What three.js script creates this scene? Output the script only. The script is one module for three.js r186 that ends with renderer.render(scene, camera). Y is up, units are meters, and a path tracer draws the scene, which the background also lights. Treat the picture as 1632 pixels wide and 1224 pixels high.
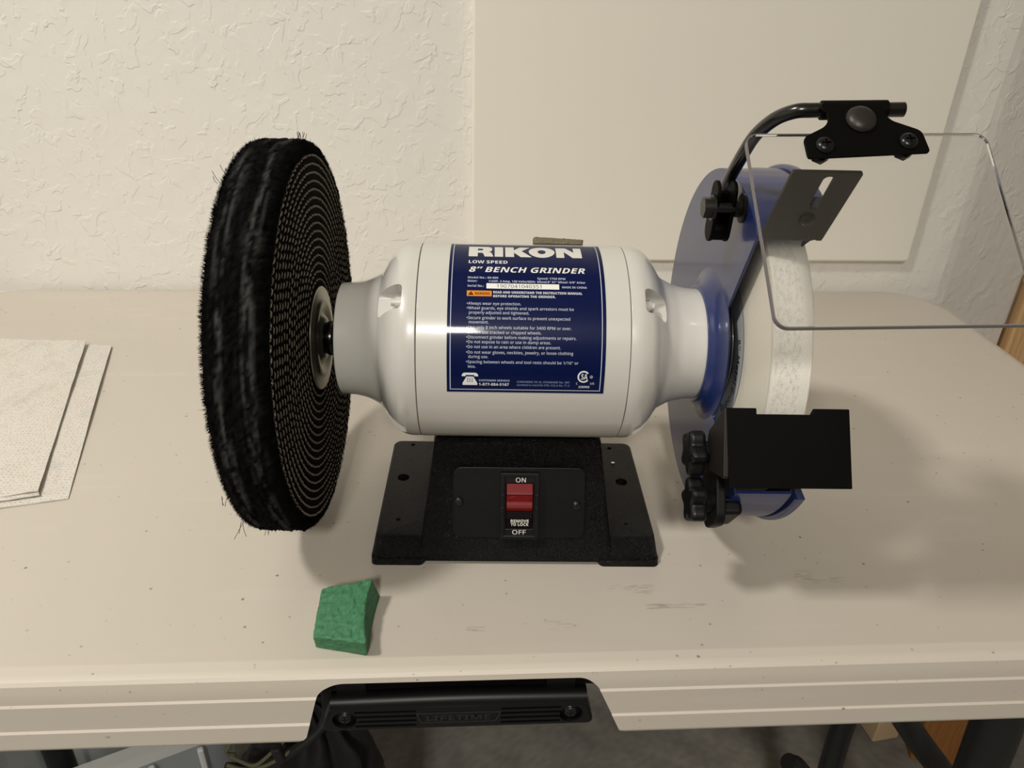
import * as THREE from 'three';
import { RoundedBoxGeometry } from 'three/addons/geometries/RoundedBoxGeometry.js';
import { mergeGeometries, mergeVertices, toCreasedNormals } from 'three/addons/utils/BufferGeometryUtils.js';
import { TextGeometry } from 'three/addons/geometries/TextGeometry.js';
import { FontLoader } from 'three/addons/loaders/FontLoader.js';
import { RectAreaLightUniformsLib } from 'three/addons/lights/RectAreaLightUniformsLib.js';
import { Brush, Evaluator, SUBTRACTION, INTERSECTION } from 'three-bvh-csg';
import { createNoise2D, createNoise3D } from 'simplex-noise';

// ------------------------------------------------------------------ camera, exposure, lamps
const rad = THREE.MathUtils.degToRad;
const T = 0.74;                                   // height of the table top
const scene = new THREE.Scene();
scene.background = new THREE.Color(0x000000);
const camera = new THREE.PerspectiveCamera(53.06, 1632 / 1224, 0.02, 30);
camera.position.set(0, T + 0.3747, 0.49);
camera.rotation.set(rad(-29), rad(-4.046), rad(1.708), 'YXZ');
scene.add(camera);
const renderer = new THREE.WebGLRenderer({ antialias: true });
renderer.toneMapping = THREE.LinearToneMapping;
renderer.toneMappingExposure = 1.06;
renderer.outputColorSpace = THREE.SRGBColorSpace;
renderer.shadowMap.enabled = true;
RectAreaLightUniformsLib.init();
// two fittings on the garage ceiling: a small dome left of the bench, a square panel behind the viewer
const CEIL = 2.45;
const LAMP_A = { x: -0.9, z: 0.6, w: 0.2, d: 0.2, power: 172, color: 0xfffaef };
const LAMP_B = { x: -0.22, z: 2.05, w: 0.2, d: 0.42, power: 160, color: 0xfffaef };

// ------------------------------------------------------------------ helpers
function mulberry(a) { return () => { a |= 0; a = a + 0x6D2B79F5 | 0; let t = Math.imul(a ^ a >>> 15, 1 | a); t = t + Math.imul(t ^ t >>> 7, 61 | t) ^ t; return ((t ^ t >>> 14) >>> 0) / 4294967296; }; }
const rnd = mulberry(7);
const n2 = createNoise2D(mulberry(11)), n3 = createNoise3D(mulberry(23));
const used = {};
function numbered(n) { const k = used[n] = (used[n] ?? -1) + 1; return k ? `${n}_${String(k).padStart(3, '0')}` : n; }
const V = (x, y, z) => new THREE.Vector3(x, y, z);
function shadows(o) { o.castShadow = true; o.receiveShadow = true; return o; }
function part(name, geo, mat, parent, label) {
  const m = shadows(new THREE.Mesh(geo, mat)); m.name = numbered(name); parent.add(m);
  if (label) m.userData.label = label;
  return m;
}
function thing(name, label, category, pos = [0, 0, 0], turn = 0, group) {
  const o = new THREE.Group(); o.name = numbered(name); o.position.set(...pos); o.rotation.y = turn; scene.add(o);
  o.userData = { label, category }; if (group) o.userData.group = group;
  return o;
}
function struct(name, geo, mat) { const m = shadows(new THREE.Mesh(geo, mat)); m.name = name; m.userData.kind = 'structure'; scene.add(m); return m; }
const flat = (g) => { const r = g.index ? g.toNonIndexed() : g; return r; };
function ensureUV(g) { if (!g.attributes.uv) g.setAttribute('uv', new THREE.BufferAttribute(new Float32Array(g.attributes.position.count * 2), 2)); return g; }
function boxUV(geo, s = 1) {                       // uv in metres from the dominant normal
  const g = flat(geo); const p = g.attributes.position, n = g.attributes.normal, uv = new Float32Array(p.count * 2);
  for (let i = 0; i < p.count; i += 3) {
    let ax = 0, ay = 0, az = 0;
    for (let k = 0; k < 3; k++) { ax += Math.abs(n.getX(i + k)); ay += Math.abs(n.getY(i + k)); az += Math.abs(n.getZ(i + k)); }
    for (let k = 0; k < 3; k++) {
      const x = p.getX(i + k), y = p.getY(i + k), z = p.getZ(i + k); let u, v;
      if (ay >= ax && ay >= az) { u = x; v = -z; } else if (ax >= az) { u = -z; v = y; } else { u = x; v = y; }
      uv[(i + k) * 2] = u * s; uv[(i + k) * 2 + 1] = v * s;
    }
  }
  g.setAttribute('uv', new THREE.BufferAttribute(uv, 2)); return g;
}
function merge(list) { return mergeGeometries(list.map((g) => { const q = ensureUV(flat(g)); for (const k of Object.keys(q.attributes)) if (!['position', 'normal', 'uv'].includes(k)) q.deleteAttribute(k); return q; })); }
function loft(layers, crease = 0.6, capA = true, capB = true) {   // closed rings of equal count
  const n = layers[0].length, pos = [], idx = [];
  for (const L of layers) for (const q of L) pos.push(q.x, q.y, q.z);
  for (let i = 0; i < layers.length - 1; i++) for (let j = 0; j < n; j++) {
    const a = i * n + j, b = i * n + (j + 1) % n, c = a + n, d = b + n; idx.push(a, b, d, a, d, c);
  }
  const cap = (L, off, flip) => { const c = L.reduce((s, q) => s.add(q), V(0, 0, 0)).divideScalar(n); pos.push(c.x, c.y, c.z); const ci = pos.length / 3 - 1;
    for (let j = 0; j < n; j++) flip ? idx.push(ci, off + (j + 1) % n, off + j) : idx.push(ci, off + j, off + (j + 1) % n); };
  if (capA) cap(layers[0], 0, true); if (capB) cap(layers.at(-1), (layers.length - 1) * n, false);
  const g = new THREE.BufferGeometry(); g.setAttribute('position', new THREE.Float32BufferAttribute(pos, 3)); g.setIndex(idx);
  g.computeVertexNormals(); const r = toCreasedNormals(g, crease); return ensureUV(r);
}
function rrLoop(x0, x1, z0, z1, r, y, n = 6) {     // rounded rectangle ring, counter-clockwise seen from +y
  const out = []; const f = typeof y === 'function' ? y : () => y;
  for (const [cx, cz, a0] of [[x1 - r, z1 - r, -90], [x1 - r, z0 + r, 0], [x0 + r, z0 + r, 90], [x0 + r, z1 - r, 180]])
    for (let i = 0; i <= n; i++) { const a = rad(a0 + 90 * i / n); const x = cx + r * Math.cos(a + 0) , z = cz - r * Math.sin(a) ; out.push([x, z]); }
  // corner order: start at +x,+z going to -z
  return out.map(([x, z]) => V(x, f(x, z), z));
}
function rrShape(w, h, r) {
  const s = new THREE.Shape(); const x = -w / 2, y = -h / 2;
  s.moveTo(x + r, y); s.lineTo(x + w - r, y); s.absarc(x + w - r, y + r, r, -Math.PI / 2, 0); s.lineTo(x + w, y + h - r); s.absarc(x + w - r, y + h - r, r, 0, Math.PI / 2);
  s.lineTo(x + r, y + h); s.absarc(x + r, y + h - r, r, Math.PI / 2, Math.PI); s.lineTo(x, y + r); s.absarc(x + r, y + r, r, Math.PI, 1.5 * Math.PI); return s;
}
function poly(pts, r = 0) {                        // polygon with rounded corners
  const s = new THREE.Shape(); const n = pts.length;
  if (!r) { s.moveTo(...pts[0]); for (let i = 1; i < n; i++) s.lineTo(...pts[i]); s.closePath(); return s; }
  for (let i = 0; i < n; i++) {
    const p = new THREE.Vector2(...pts[(i + n - 1) % n]), c = new THREE.Vector2(...pts[i]), q = new THREE.Vector2(...pts[(i + 1) % n]);
    const rr = Array.isArray(r) ? r[i] : r;
    const a = p.clone().sub(c), b = q.clone().sub(c); const d = Math.min(rr, a.length() * 0.45, b.length() * 0.45);
    const A = c.clone().add(a.setLength(d)), B = c.clone().add(b.setLength(d));
    i ? s.lineTo(A.x, A.y) : s.moveTo(A.x, A.y); s.quadraticCurveTo(c.x, c.y, B.x, B.y);
  }
  s.closePath(); return s;
}
function extrude(shape, depth, bevel = 0, seg = 2, curve = 12) {
  return new THREE.ExtrudeGeometry(shape, { depth: depth - 2 * bevel, bevelEnabled: bevel > 0, bevelThickness: bevel, bevelSize: bevel, bevelOffset: -bevel, bevelSegments: seg, curveSegments: curve }).translate(0, 0, bevel);
}
const alongX = (g) => g.rotateY(Math.PI / 2);      // extrusion depth becomes +x, shape x becomes -z
function latheX(profile, seg = 128, crease = 0.5) { // profile [x, r]; revolved about the x axis
  const g = new THREE.LatheGeometry(profile.map(([x, r]) => new THREE.Vector2(Math.max(r, 0), x)), seg); g.rotateZ(-Math.PI / 2);
  return g;
}
const ev = new Evaluator(); ev.useGroups = false; ev.attributes = ['position', 'normal', 'uv'];
function csg(a, list, op = SUBTRACTION) {
  let A = new Brush(ensureUV(a)); A.updateMatrixWorld();
  for (const b of list) { const B = new Brush(ensureUV(b)); B.updateMatrixWorld(); A = ev.evaluate(A, B, op); A.updateMatrixWorld(); }
  return A.geometry;
}
function tube(pts, r, seg = 40, rs = 10, closed = false, tension = 0.5, caps = true) {
  const c = new THREE.CatmullRomCurve3(pts, closed, 'catmullrom', tension); const g = new THREE.TubeGeometry(c, seg, r, rs, closed);
  if (closed || !caps) return g;
  const list = [g];
  for (const t of [0, 1]) { const q = c.getPointAt(t), d = c.getTangentAt(t).multiplyScalar(t ? 1 : -1); const s = new THREE.CircleGeometry(r, rs); s.applyQuaternion(new THREE.Quaternion().setFromUnitVectors(V(0, 0, 1), d)); s.translate(q.x, q.y, q.z); list.push(s); }
  return merge(list);
}
function dataTex(w, h, fn, srgb = false, rx = 1, ry = 1) {
  const d = new Uint8Array(w * h * 4);
  for (let j = 0; j < h; j++) for (let i = 0; i < w; i++) { const v = fn(i / w, j / h, i, j); const o = (j * w + i) * 4;
    if (typeof v === 'number') { d[o] = d[o + 1] = d[o + 2] = Math.max(0, Math.min(255, v * 255)); } else for (let k = 0; k < 3; k++) d[o + k] = Math.max(0, Math.min(255, v[k] * 255));
    d[o + 3] = 255; }
  const t = new THREE.DataTexture(d, w, h); t.wrapS = t.wrapT = THREE.RepeatWrapping; t.magFilter = THREE.LinearFilter; t.minFilter = THREE.LinearMipmapLinearFilter; t.generateMipmaps = true;
  if (srgb) t.colorSpace = THREE.SRGBColorSpace; t.repeat.set(rx, ry); t.needsUpdate = true; return t;
}
function canvasTex(w, h, draw, srgb = true) {
  const c = document.createElement('canvas'); c.width = w; c.height = h; draw(c.getContext('2d'), w, h);
  const t = new THREE.CanvasTexture(c); if (srgb) t.colorSpace = THREE.SRGBColorSpace; t.wrapS = t.wrapT = THREE.RepeatWrapping; t.anisotropy = 8; return t;
}
const tile = (u, v, f) => {                        // periodic noise on the unit square
  const a = u * 2 * Math.PI, b = v * 2 * Math.PI; return n3(Math.cos(a) * f + 7, Math.sin(a) * f + Math.cos(b) * f * 1.3, Math.sin(b) * f * 1.3 - 3); };
const sm = (a, b, x) => { const t = Math.max(0, Math.min(1, (x - a) / (b - a))); return t * t * (3 - 2 * t); };
const std = (color, roughness, o = {}) => new THREE.MeshStandardMaterial({ color, roughness, ...o });
const phys = (color, roughness, o = {}) => new THREE.MeshPhysicalMaterial({ color, roughness, ...o });
const font = await new FontLoader().loadAsync('fonts/droid/droid_sans_bold.typeface.json');
const fontR = await new FontLoader().loadAsync('fonts/droid/droid_sans_regular.typeface.json');
function text(s, h, depth, width, f = font) {      // centred lettering, cap height h, optional total width
  const g = new TextGeometry(s, { font: f, size: h / 0.72 * 0.72 * 1.0, depth, curveSegments: 7, bevelEnabled: false }); g.computeBoundingBox();
  const b = g.boundingBox; g.translate(-(b.min.x + b.max.x) / 2, -(b.min.y + b.max.y) / 2, 0);
  g.scale(width ? width / (b.max.x - b.min.x) : h / (b.max.y - b.min.y), h / (b.max.y - b.min.y), 1); return g;
}

// ------------------------------------------------------------------ materials
const wallBump = dataTex(2048, 1024, (u, v) => {   // skip-trowel plaster: flat islands with sharp, broken edges (1.2 m x 0.6 m)
  const x = u * 1.2, y = v * 0.6; let h = 0;
  const wx = n2(x * 30, y * 30) * 0.006 + n2(x * 90 + 5, y * 90) * 0.002, wy = n2(x * 30 + 40, y * 30 + 9) * 0.006 + n2(x * 90, y * 90 + 31) * 0.002;
  for (const [f, o, thr, amp] of [[24, 0, 0.2, 0.4], [40, 77, 0.4, 0.36], [64, 33, 0.55, 0.3]]) {
    const m = n2((x + wx) * f + o, (y + wy) * f * 0.8 - o), k = sm(-0.55, 0.6, n2(x * 22 + o * 3, y * 22 + o));
    const e = 0.02 + 0.5 * (1 - k) * (1 - k);
    h += amp * sm(thr - e, thr + e, m) * (0.2 + 0.8 * k);
    h += 0.2 * k * k * Math.exp(-((m - thr) ** 2) / 0.0016);
  }
  return 0.08 + 0.62 * h + 0.015 * n2(x * 300, y * 300);
});
const wallMat = std(0xeae7e1, 0.62, { bumpMap: wallBump, bumpScale: 0.0015 });
wallBump.repeat.set(1 / 1.2, 1 / 0.6);
const plainWallMat = std(0xe2dfd9, 0.7);
const ceilMat = std(0xece8e0, 0.8);
const concrete = dataTex(512, 512, (u, v) => { const a = tile(u, v, 1.1), b = tile(u + .3, v, 3.5), c = tile(u, v + .2, 14); const k = 0.46 + 0.05 * a + 0.035 * b + 0.03 * c; return [k * 1.03, k, k * 0.95]; }, true);
const floorMat = std(0xffffff, 0.75, { map: concrete });
const grainFine = dataTex(512, 512, (u, v) => 0.5 + 0.25 * tile(u, v, 22) + 0.25 * tile(u + .5, v, 45));
const castBump = dataTex(1024, 1024, (u, v) => { const a = tile(u, v, 11), b = tile(u + .37, v, 22); return 0.5 + 0.3 * a + 0.24 * b; });
castBump.repeat.set(1 / 0.09, 1 / 0.09);
const castBlack = phys(0x060607, 0.28, { bumpMap: castBump, bumpScale: 0.0009, specularIntensity: 0.42 });
const blackMetal = phys(0x060504, 0.55, { bumpMap: grainFine, bumpScale: 0.00006, specularIntensity: 0.18 });
const satinBlack = phys(0x090808, 0.5, { specularIntensity: 0.5 });
const rodBlack = phys(0x0c0b0b, 0.28, { clearcoat: 0.4, clearcoatRoughness: 0.2 });
const greyBlack = std(0x34342f, 0.45, { metalness: 0.35 });
const plasticBlack = phys(0x0d0d0f, 0.4, { specularIntensity: 0.6 });
const whitePaint = phys(0xcfcdc8, 0.3, { clearcoat: 0.8, clearcoatRoughness: 0.06 });
const bluePaint = phys(0x1a2a62, 0.34, { clearcoat: 0.4, clearcoatRoughness: 0.09 });
const steel = std(0xb9b7ac, 0.28, { metalness: 1 });
const dullSteel = std(0x8e8e80, 0.34, { metalness: 1 });
const darkHole = std(0x030303, 0.9);

// ------------------------------------------------------------------ room
const WZ = -0.442;
struct('floor', boxUV(new THREE.BoxGeometry(5.2, 0.1, 5.6).translate(0.2, -0.05, 0.75), 1 / 1.6), floorMat);
struct('ceiling', boxUV(new THREE.BoxGeometry(5.2, 0.1, 5.6).translate(0.2, CEIL + 0.05, 0.75)), ceilMat);
struct('wall_back', boxUV(new THREE.BoxGeometry(2.9, CEIL, 0.1).translate(-0.83, CEIL / 2, WZ - 0.05)), wallMat);
{ // the wall turns back past the end of the table; one smooth bend
  const pts = [[0.62, WZ], [0.636, WZ - 0.001], [0.65, WZ - 0.0045], [0.793, WZ - 0.058], [0.8, WZ - 0.066], [0.8, WZ - 0.085]];
  const s = new THREE.Shape(); s.moveTo(pts[0][0], -pts[0][1]); for (const [x, z] of pts.slice(1)) s.lineTo(x, -z); s.lineTo(0.78, -WZ + 0.2); s.lineTo(0.62, -WZ + 0.1); s.closePath();
  struct('wall_corner', boxUV(extrude(s, CEIL).rotateX(-Math.PI / 2)), wallMat);
}
struct('wall_rear', boxUV(new THREE.BoxGeometry(2.2, CEIL, 0.1).translate(1.75, CEIL / 2, -1.2)), plainWallMat);
struct('wall_left', boxUV(new THREE.BoxGeometry(0.1, CEIL, 5.6).translate(-2.3, CEIL / 2, 0.75)), plainWallMat);
struct('wall_right', boxUV(new THREE.BoxGeometry(0.1, CEIL, 5.6).translate(2.6, CEIL / 2, 0.75)), plainWallMat);
struct('wall_front', boxUV(new THREE.BoxGeometry(5.2, CEIL, 0.1).translate(0.2, CEIL / 2, 3.5)), std(0x5a5047, 0.7));

function lampFitting(L, name, label, round) {
  const t = thing(name, label, 'lamp', [L.x, CEIL, L.z]);
  const white = std(0xf2efe8, 0.5), glow = new THREE.MeshStandardMaterial({ color: 0xffffff, emissive: new THREE.Color(L.color), emissiveIntensity: 3, roughness: 0.6 });
  if (round) {
    part('mounting_ring', new THREE.CylinderGeometry(0.13, 0.14, 0.035, 48).translate(0, -0.0175, 0), white, t);
    part('diffuser', new THREE.CylinderGeometry(0.112, 0.112, 0.008, 48).translate(0, -0.039, 0), glow, t);
  } else {
    part('housing', new RoundedBoxGeometry(L.w + 0.04, 0.035, L.d + 0.04, 3, 0.006).translate(0, -0.0175, 0), white, t);
    part('diffuser', new THREE.BoxGeometry(L.w, 0.006, L.d).translate(0, -0.037, 0), glow, t);
  }
  const l = new THREE.RectAreaLight(L.color, L.power, L.w, L.d); l.position.set(0, -0.047, 0); l.rotation.x = -Math.PI / 2; l.name = 'lamp_glow'; t.add(l);
}
lampFitting(LAMP_A, 'ceiling_lamp', 'round white ceiling lamp above the left side of the table', true);
lampFitting(LAMP_B, 'ceiling_panel', 'rectangular white ceiling light panel behind the viewer', false);

// ------------------------------------------------------------------ white panel on the wall
{
  const w = 0.566, h = 0.9, x0 = 0.0095, y0 = 0.782; const t = 0.012;
  const g = extrude(poly([[0, 0], [w, 0], [w - 0.004, h], [0.004, h]], [0.005, 0.006, 0.012, 0.005]), t, 0.003, 4);
  const m = part('wall_panel', g, phys(0xf0ece2, 0.42, { clearcoat: 0.25, clearcoatRoughness: 0.35 }), scene); m.position.set(x0, y0, WZ + 0.0015);
  Object.assign(m.userData, { label: 'smooth white plastic panel fixed to the textured wall behind the grinder', category: 'panel' });
}

// ------------------------------------------------------------------ folding table
const tableGroup = thing('folding_table', 'white moulded plastic folding table with black carrying handle and black legs', 'table', [0.005, 0, -0.1325]);
{
  const TX = 0.005, TZ = -0.1325, HX = 0.61, HZ = 0.3035;
  const tex = canvasTex(2048, 1024, (c, W, H) => {
    c.fillStyle = '#c8c0b5'; c.fillRect(0, 0, W, H);
    const P = (x, z) => [((x - TX) / (2 * HX) + 0.5) * W, ((z - TZ) / (2 * HZ) + 0.5) * H];
    const r = mulberry(99);
    for (let i = 0; i < 300; i++) { c.globalAlpha = 0.05 + 0.1 * r(); c.fillStyle = r() > .5 ? '#c8bfb3' : '#d3ccc3'; const x = r() * W, y = r() * H; c.beginPath(); c.ellipse(x, y, 20 + 60 * r(), 3 + 8 * r(), 0, 0, 7); c.fill(); }
    for (let i = 0; i < 800; i++) { c.globalAlpha = 0.2 + 0.6 * r(); c.fillStyle = '#4a453c'; c.beginPath(); c.arc(r() * W, r() * H, 0.5 + 1.0 * r() * r() * 1.4, 0, 7); c.fill(); }
    // metal dust rubbed into the plastic in front of the grinder
    c.strokeStyle = '#6d6659'; c.lineCap = 'round';
    for (const [x, z, n, sx, sz] of [[0.14, 0.121, 26, .02, .002], [0.105, 0.105, 14, .02, .004], [0.25, 0.10, 8, .012, .003], [0.235, 0.096, 8, .01, .006], [-0.16, -0.02, 8, .02, .002], [0.03, 0.135, 8, .04, .004]])
      for (let i = 0; i < n; i++) { const [px, py] = P(x + (r() - .5) * 2 * sx, z + (r() - .5) * 2 * sz); c.globalAlpha = 0.06 + 0.2 * r(); c.lineWidth = 1 + 1.5 * r(); c.beginPath(); c.moveTo(px, py); c.lineTo(px + 4 + 16 * r(), py - 1 + 2 * r()); c.stroke(); }
    c.globalAlpha = 1;
  });
  const mat = phys(0xffffff, 0.46, { map: tex, bumpMap: grainFine.clone(), bumpScale: 0.00005, clearcoat: 0.12, clearcoatRoughness: 0.4 });
  mat.bumpMap.repeat.set(20, 10); mat.bumpMap.needsUpdate = true;
  const R = 0.075, ring = (o, y) => { const l = rrLoop(-HX - o, HX + o, -HZ - o, HZ + o, Math.max(R + o, 0.01), y, 14), out = []; l.forEach((p, i) => { const q = l[(i + 1) % l.length], d = p.distanceTo(q), k = d > 0.1 ? Math.round(2 * (Math.abs(p.x - q.x) > 0.5 ? HX - R : HZ - R) / 0.03) : 1; for (let j = 0; j < k; j++) out.push(p.clone().lerp(q, j / k)); }); return out; };
  const prof = [[-0.014, T], [-0.0125, T + 0.0004], [-0.006, T], [-0.0025, T - 0.0012], [-0.0008, T - 0.0032], [0, T - 0.0065], [0.0003, T - 0.0172], [0.0014, T - 0.0186], [0.0017, T - 0.0385], [0.0028, T - 0.0399],
    [0.003, T - 0.053], [0.0022, T - 0.0552], [0, T - 0.0562], [-0.006, T - 0.0558], [-0.009, T - 0.053], [-0.0105, T - 0.02], [-0.0125, T - 0.010], [-0.02, T - 0.0085]];
  let g = loft(prof.reverse().map(([o, y]) => ring(o, y)), 0.35);
  const cut = extrude(poly([[-0.1035, 0.66], [-0.1005, 0.6815], [-0.0888, 0.7262], [-0.078, 0.7334], [0.073, 0.733], [0.0813, 0.7252], [0.0995, 0.6815], [0.1025, 0.66]].map(([x, y]) => [x - TX, y]), [0, 0.002, 0.006, 0.014, 0.014, 0.006, 0.002, 0]), 0.06).translate(0, 0, HZ - 0.04);
  // the foot of the notch is rounded outwards
  const flare = (x, s) => { const yb = T - 0.0563, R2 = 0.0125, pts = [[x - s * 0.006, yb + R2]]; for (let i = 0; i <= 10; i++) { const a = rad(90 * i / 10); pts.push([x + s * R2 - s * R2 * Math.cos(a), yb + R2 - R2 * Math.sin(a)]); } pts.push([x + s * R2, yb - 0.01], [x - s * 0.006, yb - 0.01]); return extrude(poly(s > 0 ? pts : pts.reverse()), 0.06).translate(0, 0, HZ - 0.04); };
  g = csg(g, [cut, flare(-0.0965 - TX, -1), flare(0.0933 - TX, 1)]);
  { const p = g.attributes.position, uv = g.attributes.uv; for (let i = 0; i < p.count; i++) uv.setXY(i, p.getX(i) / (2 * HX) + 0.5, 0.5 - (p.getZ(i) + Math.max(0, T - p.getY(i))) / (2 * HZ)); }
  part('tabletop', g, mat, tableGroup);
  const legMat = std(0x17181a, 0.45);
  const L = (x, y, z) => V(x - TX, y, z - TZ);
  part('frame_rail', new RoundedBoxGeometry(1.05, 0.04, 0.022, 2, 0.004).translate(0, 0.711, 0.132 - TZ), phys(0x0c0a08, 0.6, { specularIntensity: 0.3 }), tableGroup);
  part('frame_rail', new RoundedBoxGeometry(1.05, 0.04, 0.022, 2, 0.004).translate(0, 0.709, -0.38 - TZ), phys(0x0c0a08, 0.6, { specularIntensity: 0.3 }), tableGroup);
  part('table_leg', tube([L(0.44, 0.70, 0.08), L(0.452, 0.563, 0.08), L(0.459, 0.49, 0.08), L(0.5, 0.02, 0.08)], 0.0195, 30, 16), legMat, tableGroup);
  part('table_leg', tube([L(0.415, 0.70, -0.05), L(0.417, 0.387, -0.05), L(0.42, 0.30, -0.05), L(0.43, 0.02, -0.05)], 0.0125, 30, 14), legMat, tableGroup);
  part('table_leg', tube([L(-0.42, 0.70, -0.05), L(-0.425, 0.39, -0.05), L(-0.43, 0.02, -0.05)], 0.013, 30, 14), legMat, tableGroup);
  part('table_leg', tube([L(-0.47, 0.70, -0.34), L(-0.48, 0.02, -0.34)], 0.0125, 20, 14), legMat, tableGroup);
  part('leg_brace', tube([L(0.30, 0.66, 0.0), L(0.443, 0.451, 0), L(0.502, 0.373, 0), L(0.53, 0.335, 0)], 0.0128, 30, 14), legMat, tableGroup);
  part('leg_brace', tube([L(0.313, 0.437, 0.03), L(0.335, 0.415, 0.03), L(0.44, 0.26, 0.03)], 0.0085, 24, 12), legMat, tableGroup);
  // carrying handle in the notch
  const hz = 0.154, hs = poly([[-0.0912, 0.686], [0.0822, 0.686], [0.0762, 0.707], [-0.0835, 0.707]].map(([x, y]) => [x - TX, y]), 0.006);
  let hg = extrude(hs, 0.014, 0.002, 3);
  const grooves = [];
  for (const s of [-1, 1]) for (let i = 0; i < 4; i++) grooves.push(new RoundedBoxGeometry(0.038, 0.0021, 0.004, 2, 0.0007).translate(-0.0045 - TX + s * 0.0455, 0.6905 + i * 0.0042, 0.014));
  for (const x of [-0.0755, 0.0665]) grooves.push(new THREE.CylinderGeometry(0.0075, 0.0075, 0.008, 32).rotateX(Math.PI / 2).translate(x - TX, 0.6965, 0.014));
  hg = csg(hg, grooves);
  const hand = part('carry_handle', merge([hg, tube([V(-0.0835 - TX, 0.7055, 0.0072), V(-0.004 - TX, 0.7066, 0.0072), V(0.0762 - TX, 0.7055, 0.0072)], 0.0066, 30, 18),
    new THREE.BoxGeometry(0.018, 0.03, 0.02).translate(-0.071 - TX, 0.722, -0.004), new THREE.BoxGeometry(0.018, 0.03, 0.02).translate(0.06 - TX, 0.722, -0.004)]), plasticBlack, tableGroup, 'black plastic carrying handle');
  hand.position.z = hz - TZ;
  for (const x of [-0.0755, 0.0665]) { part('screw', csg(new THREE.LatheGeometry([[0, 0], [0.0062, 0], [0.0062, 0.0008], [0.0044, 0.0012], [0.0042, 0.0028], [0.003, 0.0036], [0, 0.0038]].map(([a, b]) => new THREE.Vector2(a, b)), 24).rotateX(Math.PI / 2), crossCut(0.0026, 0.0008, 0.003)), std(0x2a2a2b, 0.35, { metalness: 0.6 }), hand).position.set(x - TX, 0.6965, 0.0102); }
  const emb = new THREE.Shape(); emb.moveTo(-0.0265, 0.0045); emb.lineTo(0.0265, 0.0045); emb.lineTo(0.0235, -0.0045); emb.lineTo(-0.0235, -0.0045); emb.closePath();
  const hole = new THREE.Path(); hole.moveTo(-0.0253, 0.0037); hole.lineTo(-0.0227, -0.0037); hole.lineTo(0.0227, -0.0037); hole.lineTo(0.0253, 0.0037); hole.closePath(); emb.holes.push(hole);
  part('emblem', merge([extrude(emb, 0.0008), text('LIFETIME', 0.0046, 0.0009, 0.04)]), std(0x1c1c1e, 0.3), hand, 'raised lettering on the handle').position.set(-0.0045 - TX, 0.6968, 0.0138);
}
function crossCut(l, w, d) { return [new THREE.BoxGeometry(2 * l, w, d).translate(0, 0, 0.004), new THREE.BoxGeometry(w, 2 * l, d).translate(0, 0, 0.004)]; }

// ------------------------------------------------------------------ bench grinder (local x runs along the shaft, axis at height A)
const A = 0.1456;
const grinder = thing('bench_grinder', 'white bench grinder on a black cast base with a black buffing wheel and blue guard', 'grinder', [0.03, T, 0.0168], rad(-2.17));
function gp(name, geo, mat, label) { const m = part(name, geo, mat, grinder, label); m.position.y = A; return m; }

// motor shell
const RM = 0.0652;
gp('motor_housing', latheX([[-0.0569, 0.03], [-0.0569, RM - 0.0003], [-0.0566, RM], [0.0722, RM], [0.0725, RM - 0.0003], [0.0725, 0.03]], 160), whitePaint);
function bell(sign, profile) {
  const spl = new THREE.SplineCurve(profile.map((q) => new THREE.Vector2(...q))).getPoints(60).map((q) => [q.x, q.y]);
  const x0 = profile[0][0], x1 = profile.at(-1)[0];
  let p = [[x0, 0.0], ...spl, [x1 - sign * -0.0004, profile.at(-1)[1] - 0.0006], [x1 - sign * -0.0004, 0.0]];
  if (sign < 0) p = p.slice().reverse();
  let g = latheX(p, 144);
  if (g.index) g = g.toNonIndexed();
  const cuts = [];
  const xw = sign < 0 ? -0.0662 : 0.0818;
  for (const th of [50, 140, 230, 320]) { const b = new RoundedBoxGeometry(0.05, 0.03, 0.0165, 3, 0.003).translate(xw + sign * 0.025, 0.0475 + 0.015, 0); b.rotateX(rad(90 - th)); cuts.push(b); }
  return csg(g, cuts);
}
const bellMat = whitePaint;
for (const [sign, prof] of [[-1, [[-0.0572, RM - 0.0003], [-0.0625, 0.0651], [-0.0672, 0.0643], [-0.0722, 0.0619], [-0.0768, 0.0573], [-0.0805, 0.0512], [-0.0826, 0.0473], [-0.0846, 0.0452], [-0.0875, 0.0433], [-0.0938, 0.0403], [-0.1005, 0.0386], [-0.1065, 0.0379], [-0.1112, 0.0376]]],
  [1, [[0.0728, RM - 0.0003], [0.078, 0.0651], [0.0824, 0.0643], [0.0874, 0.0619], [0.092, 0.0573], [0.0957, 0.0515], [0.0985, 0.0473], [0.101, 0.0449], [0.1045, 0.0428], [0.11, 0.0402], [0.117, 0.0385], [0.122, 0.0378], [0.127, 0.0375]]]]) {
  const m = gp('end_bell', bell(sign, prof), bellMat);
  const bx = sign < 0 ? -0.0664 : 0.082;
  const bg = new THREE.CylinderGeometry(0.0042, 0.0042, 0.0042, 6).rotateZ(Math.PI / 2).translate(sign * 0.0021, 0, 0), sg = new THREE.CylinderGeometry(0.0024, 0.0024, 0.003, 12).rotateZ(Math.PI / 2).translate(sign * 0.0055, 0, 0);
  const wg = new THREE.CylinderGeometry(0.0058, 0.0058, 0.0008, 20).rotateZ(Math.PI / 2);
  for (const th of [50, 140, 230, 320]) part('bell_bolt', merge([bg.clone(), sg.clone(), wg.clone()]), whitePaint, m).position.set(bx, 0.0548 * Math.sin(rad(th)), 0.0548 * Math.cos(rad(th)));
}

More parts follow.
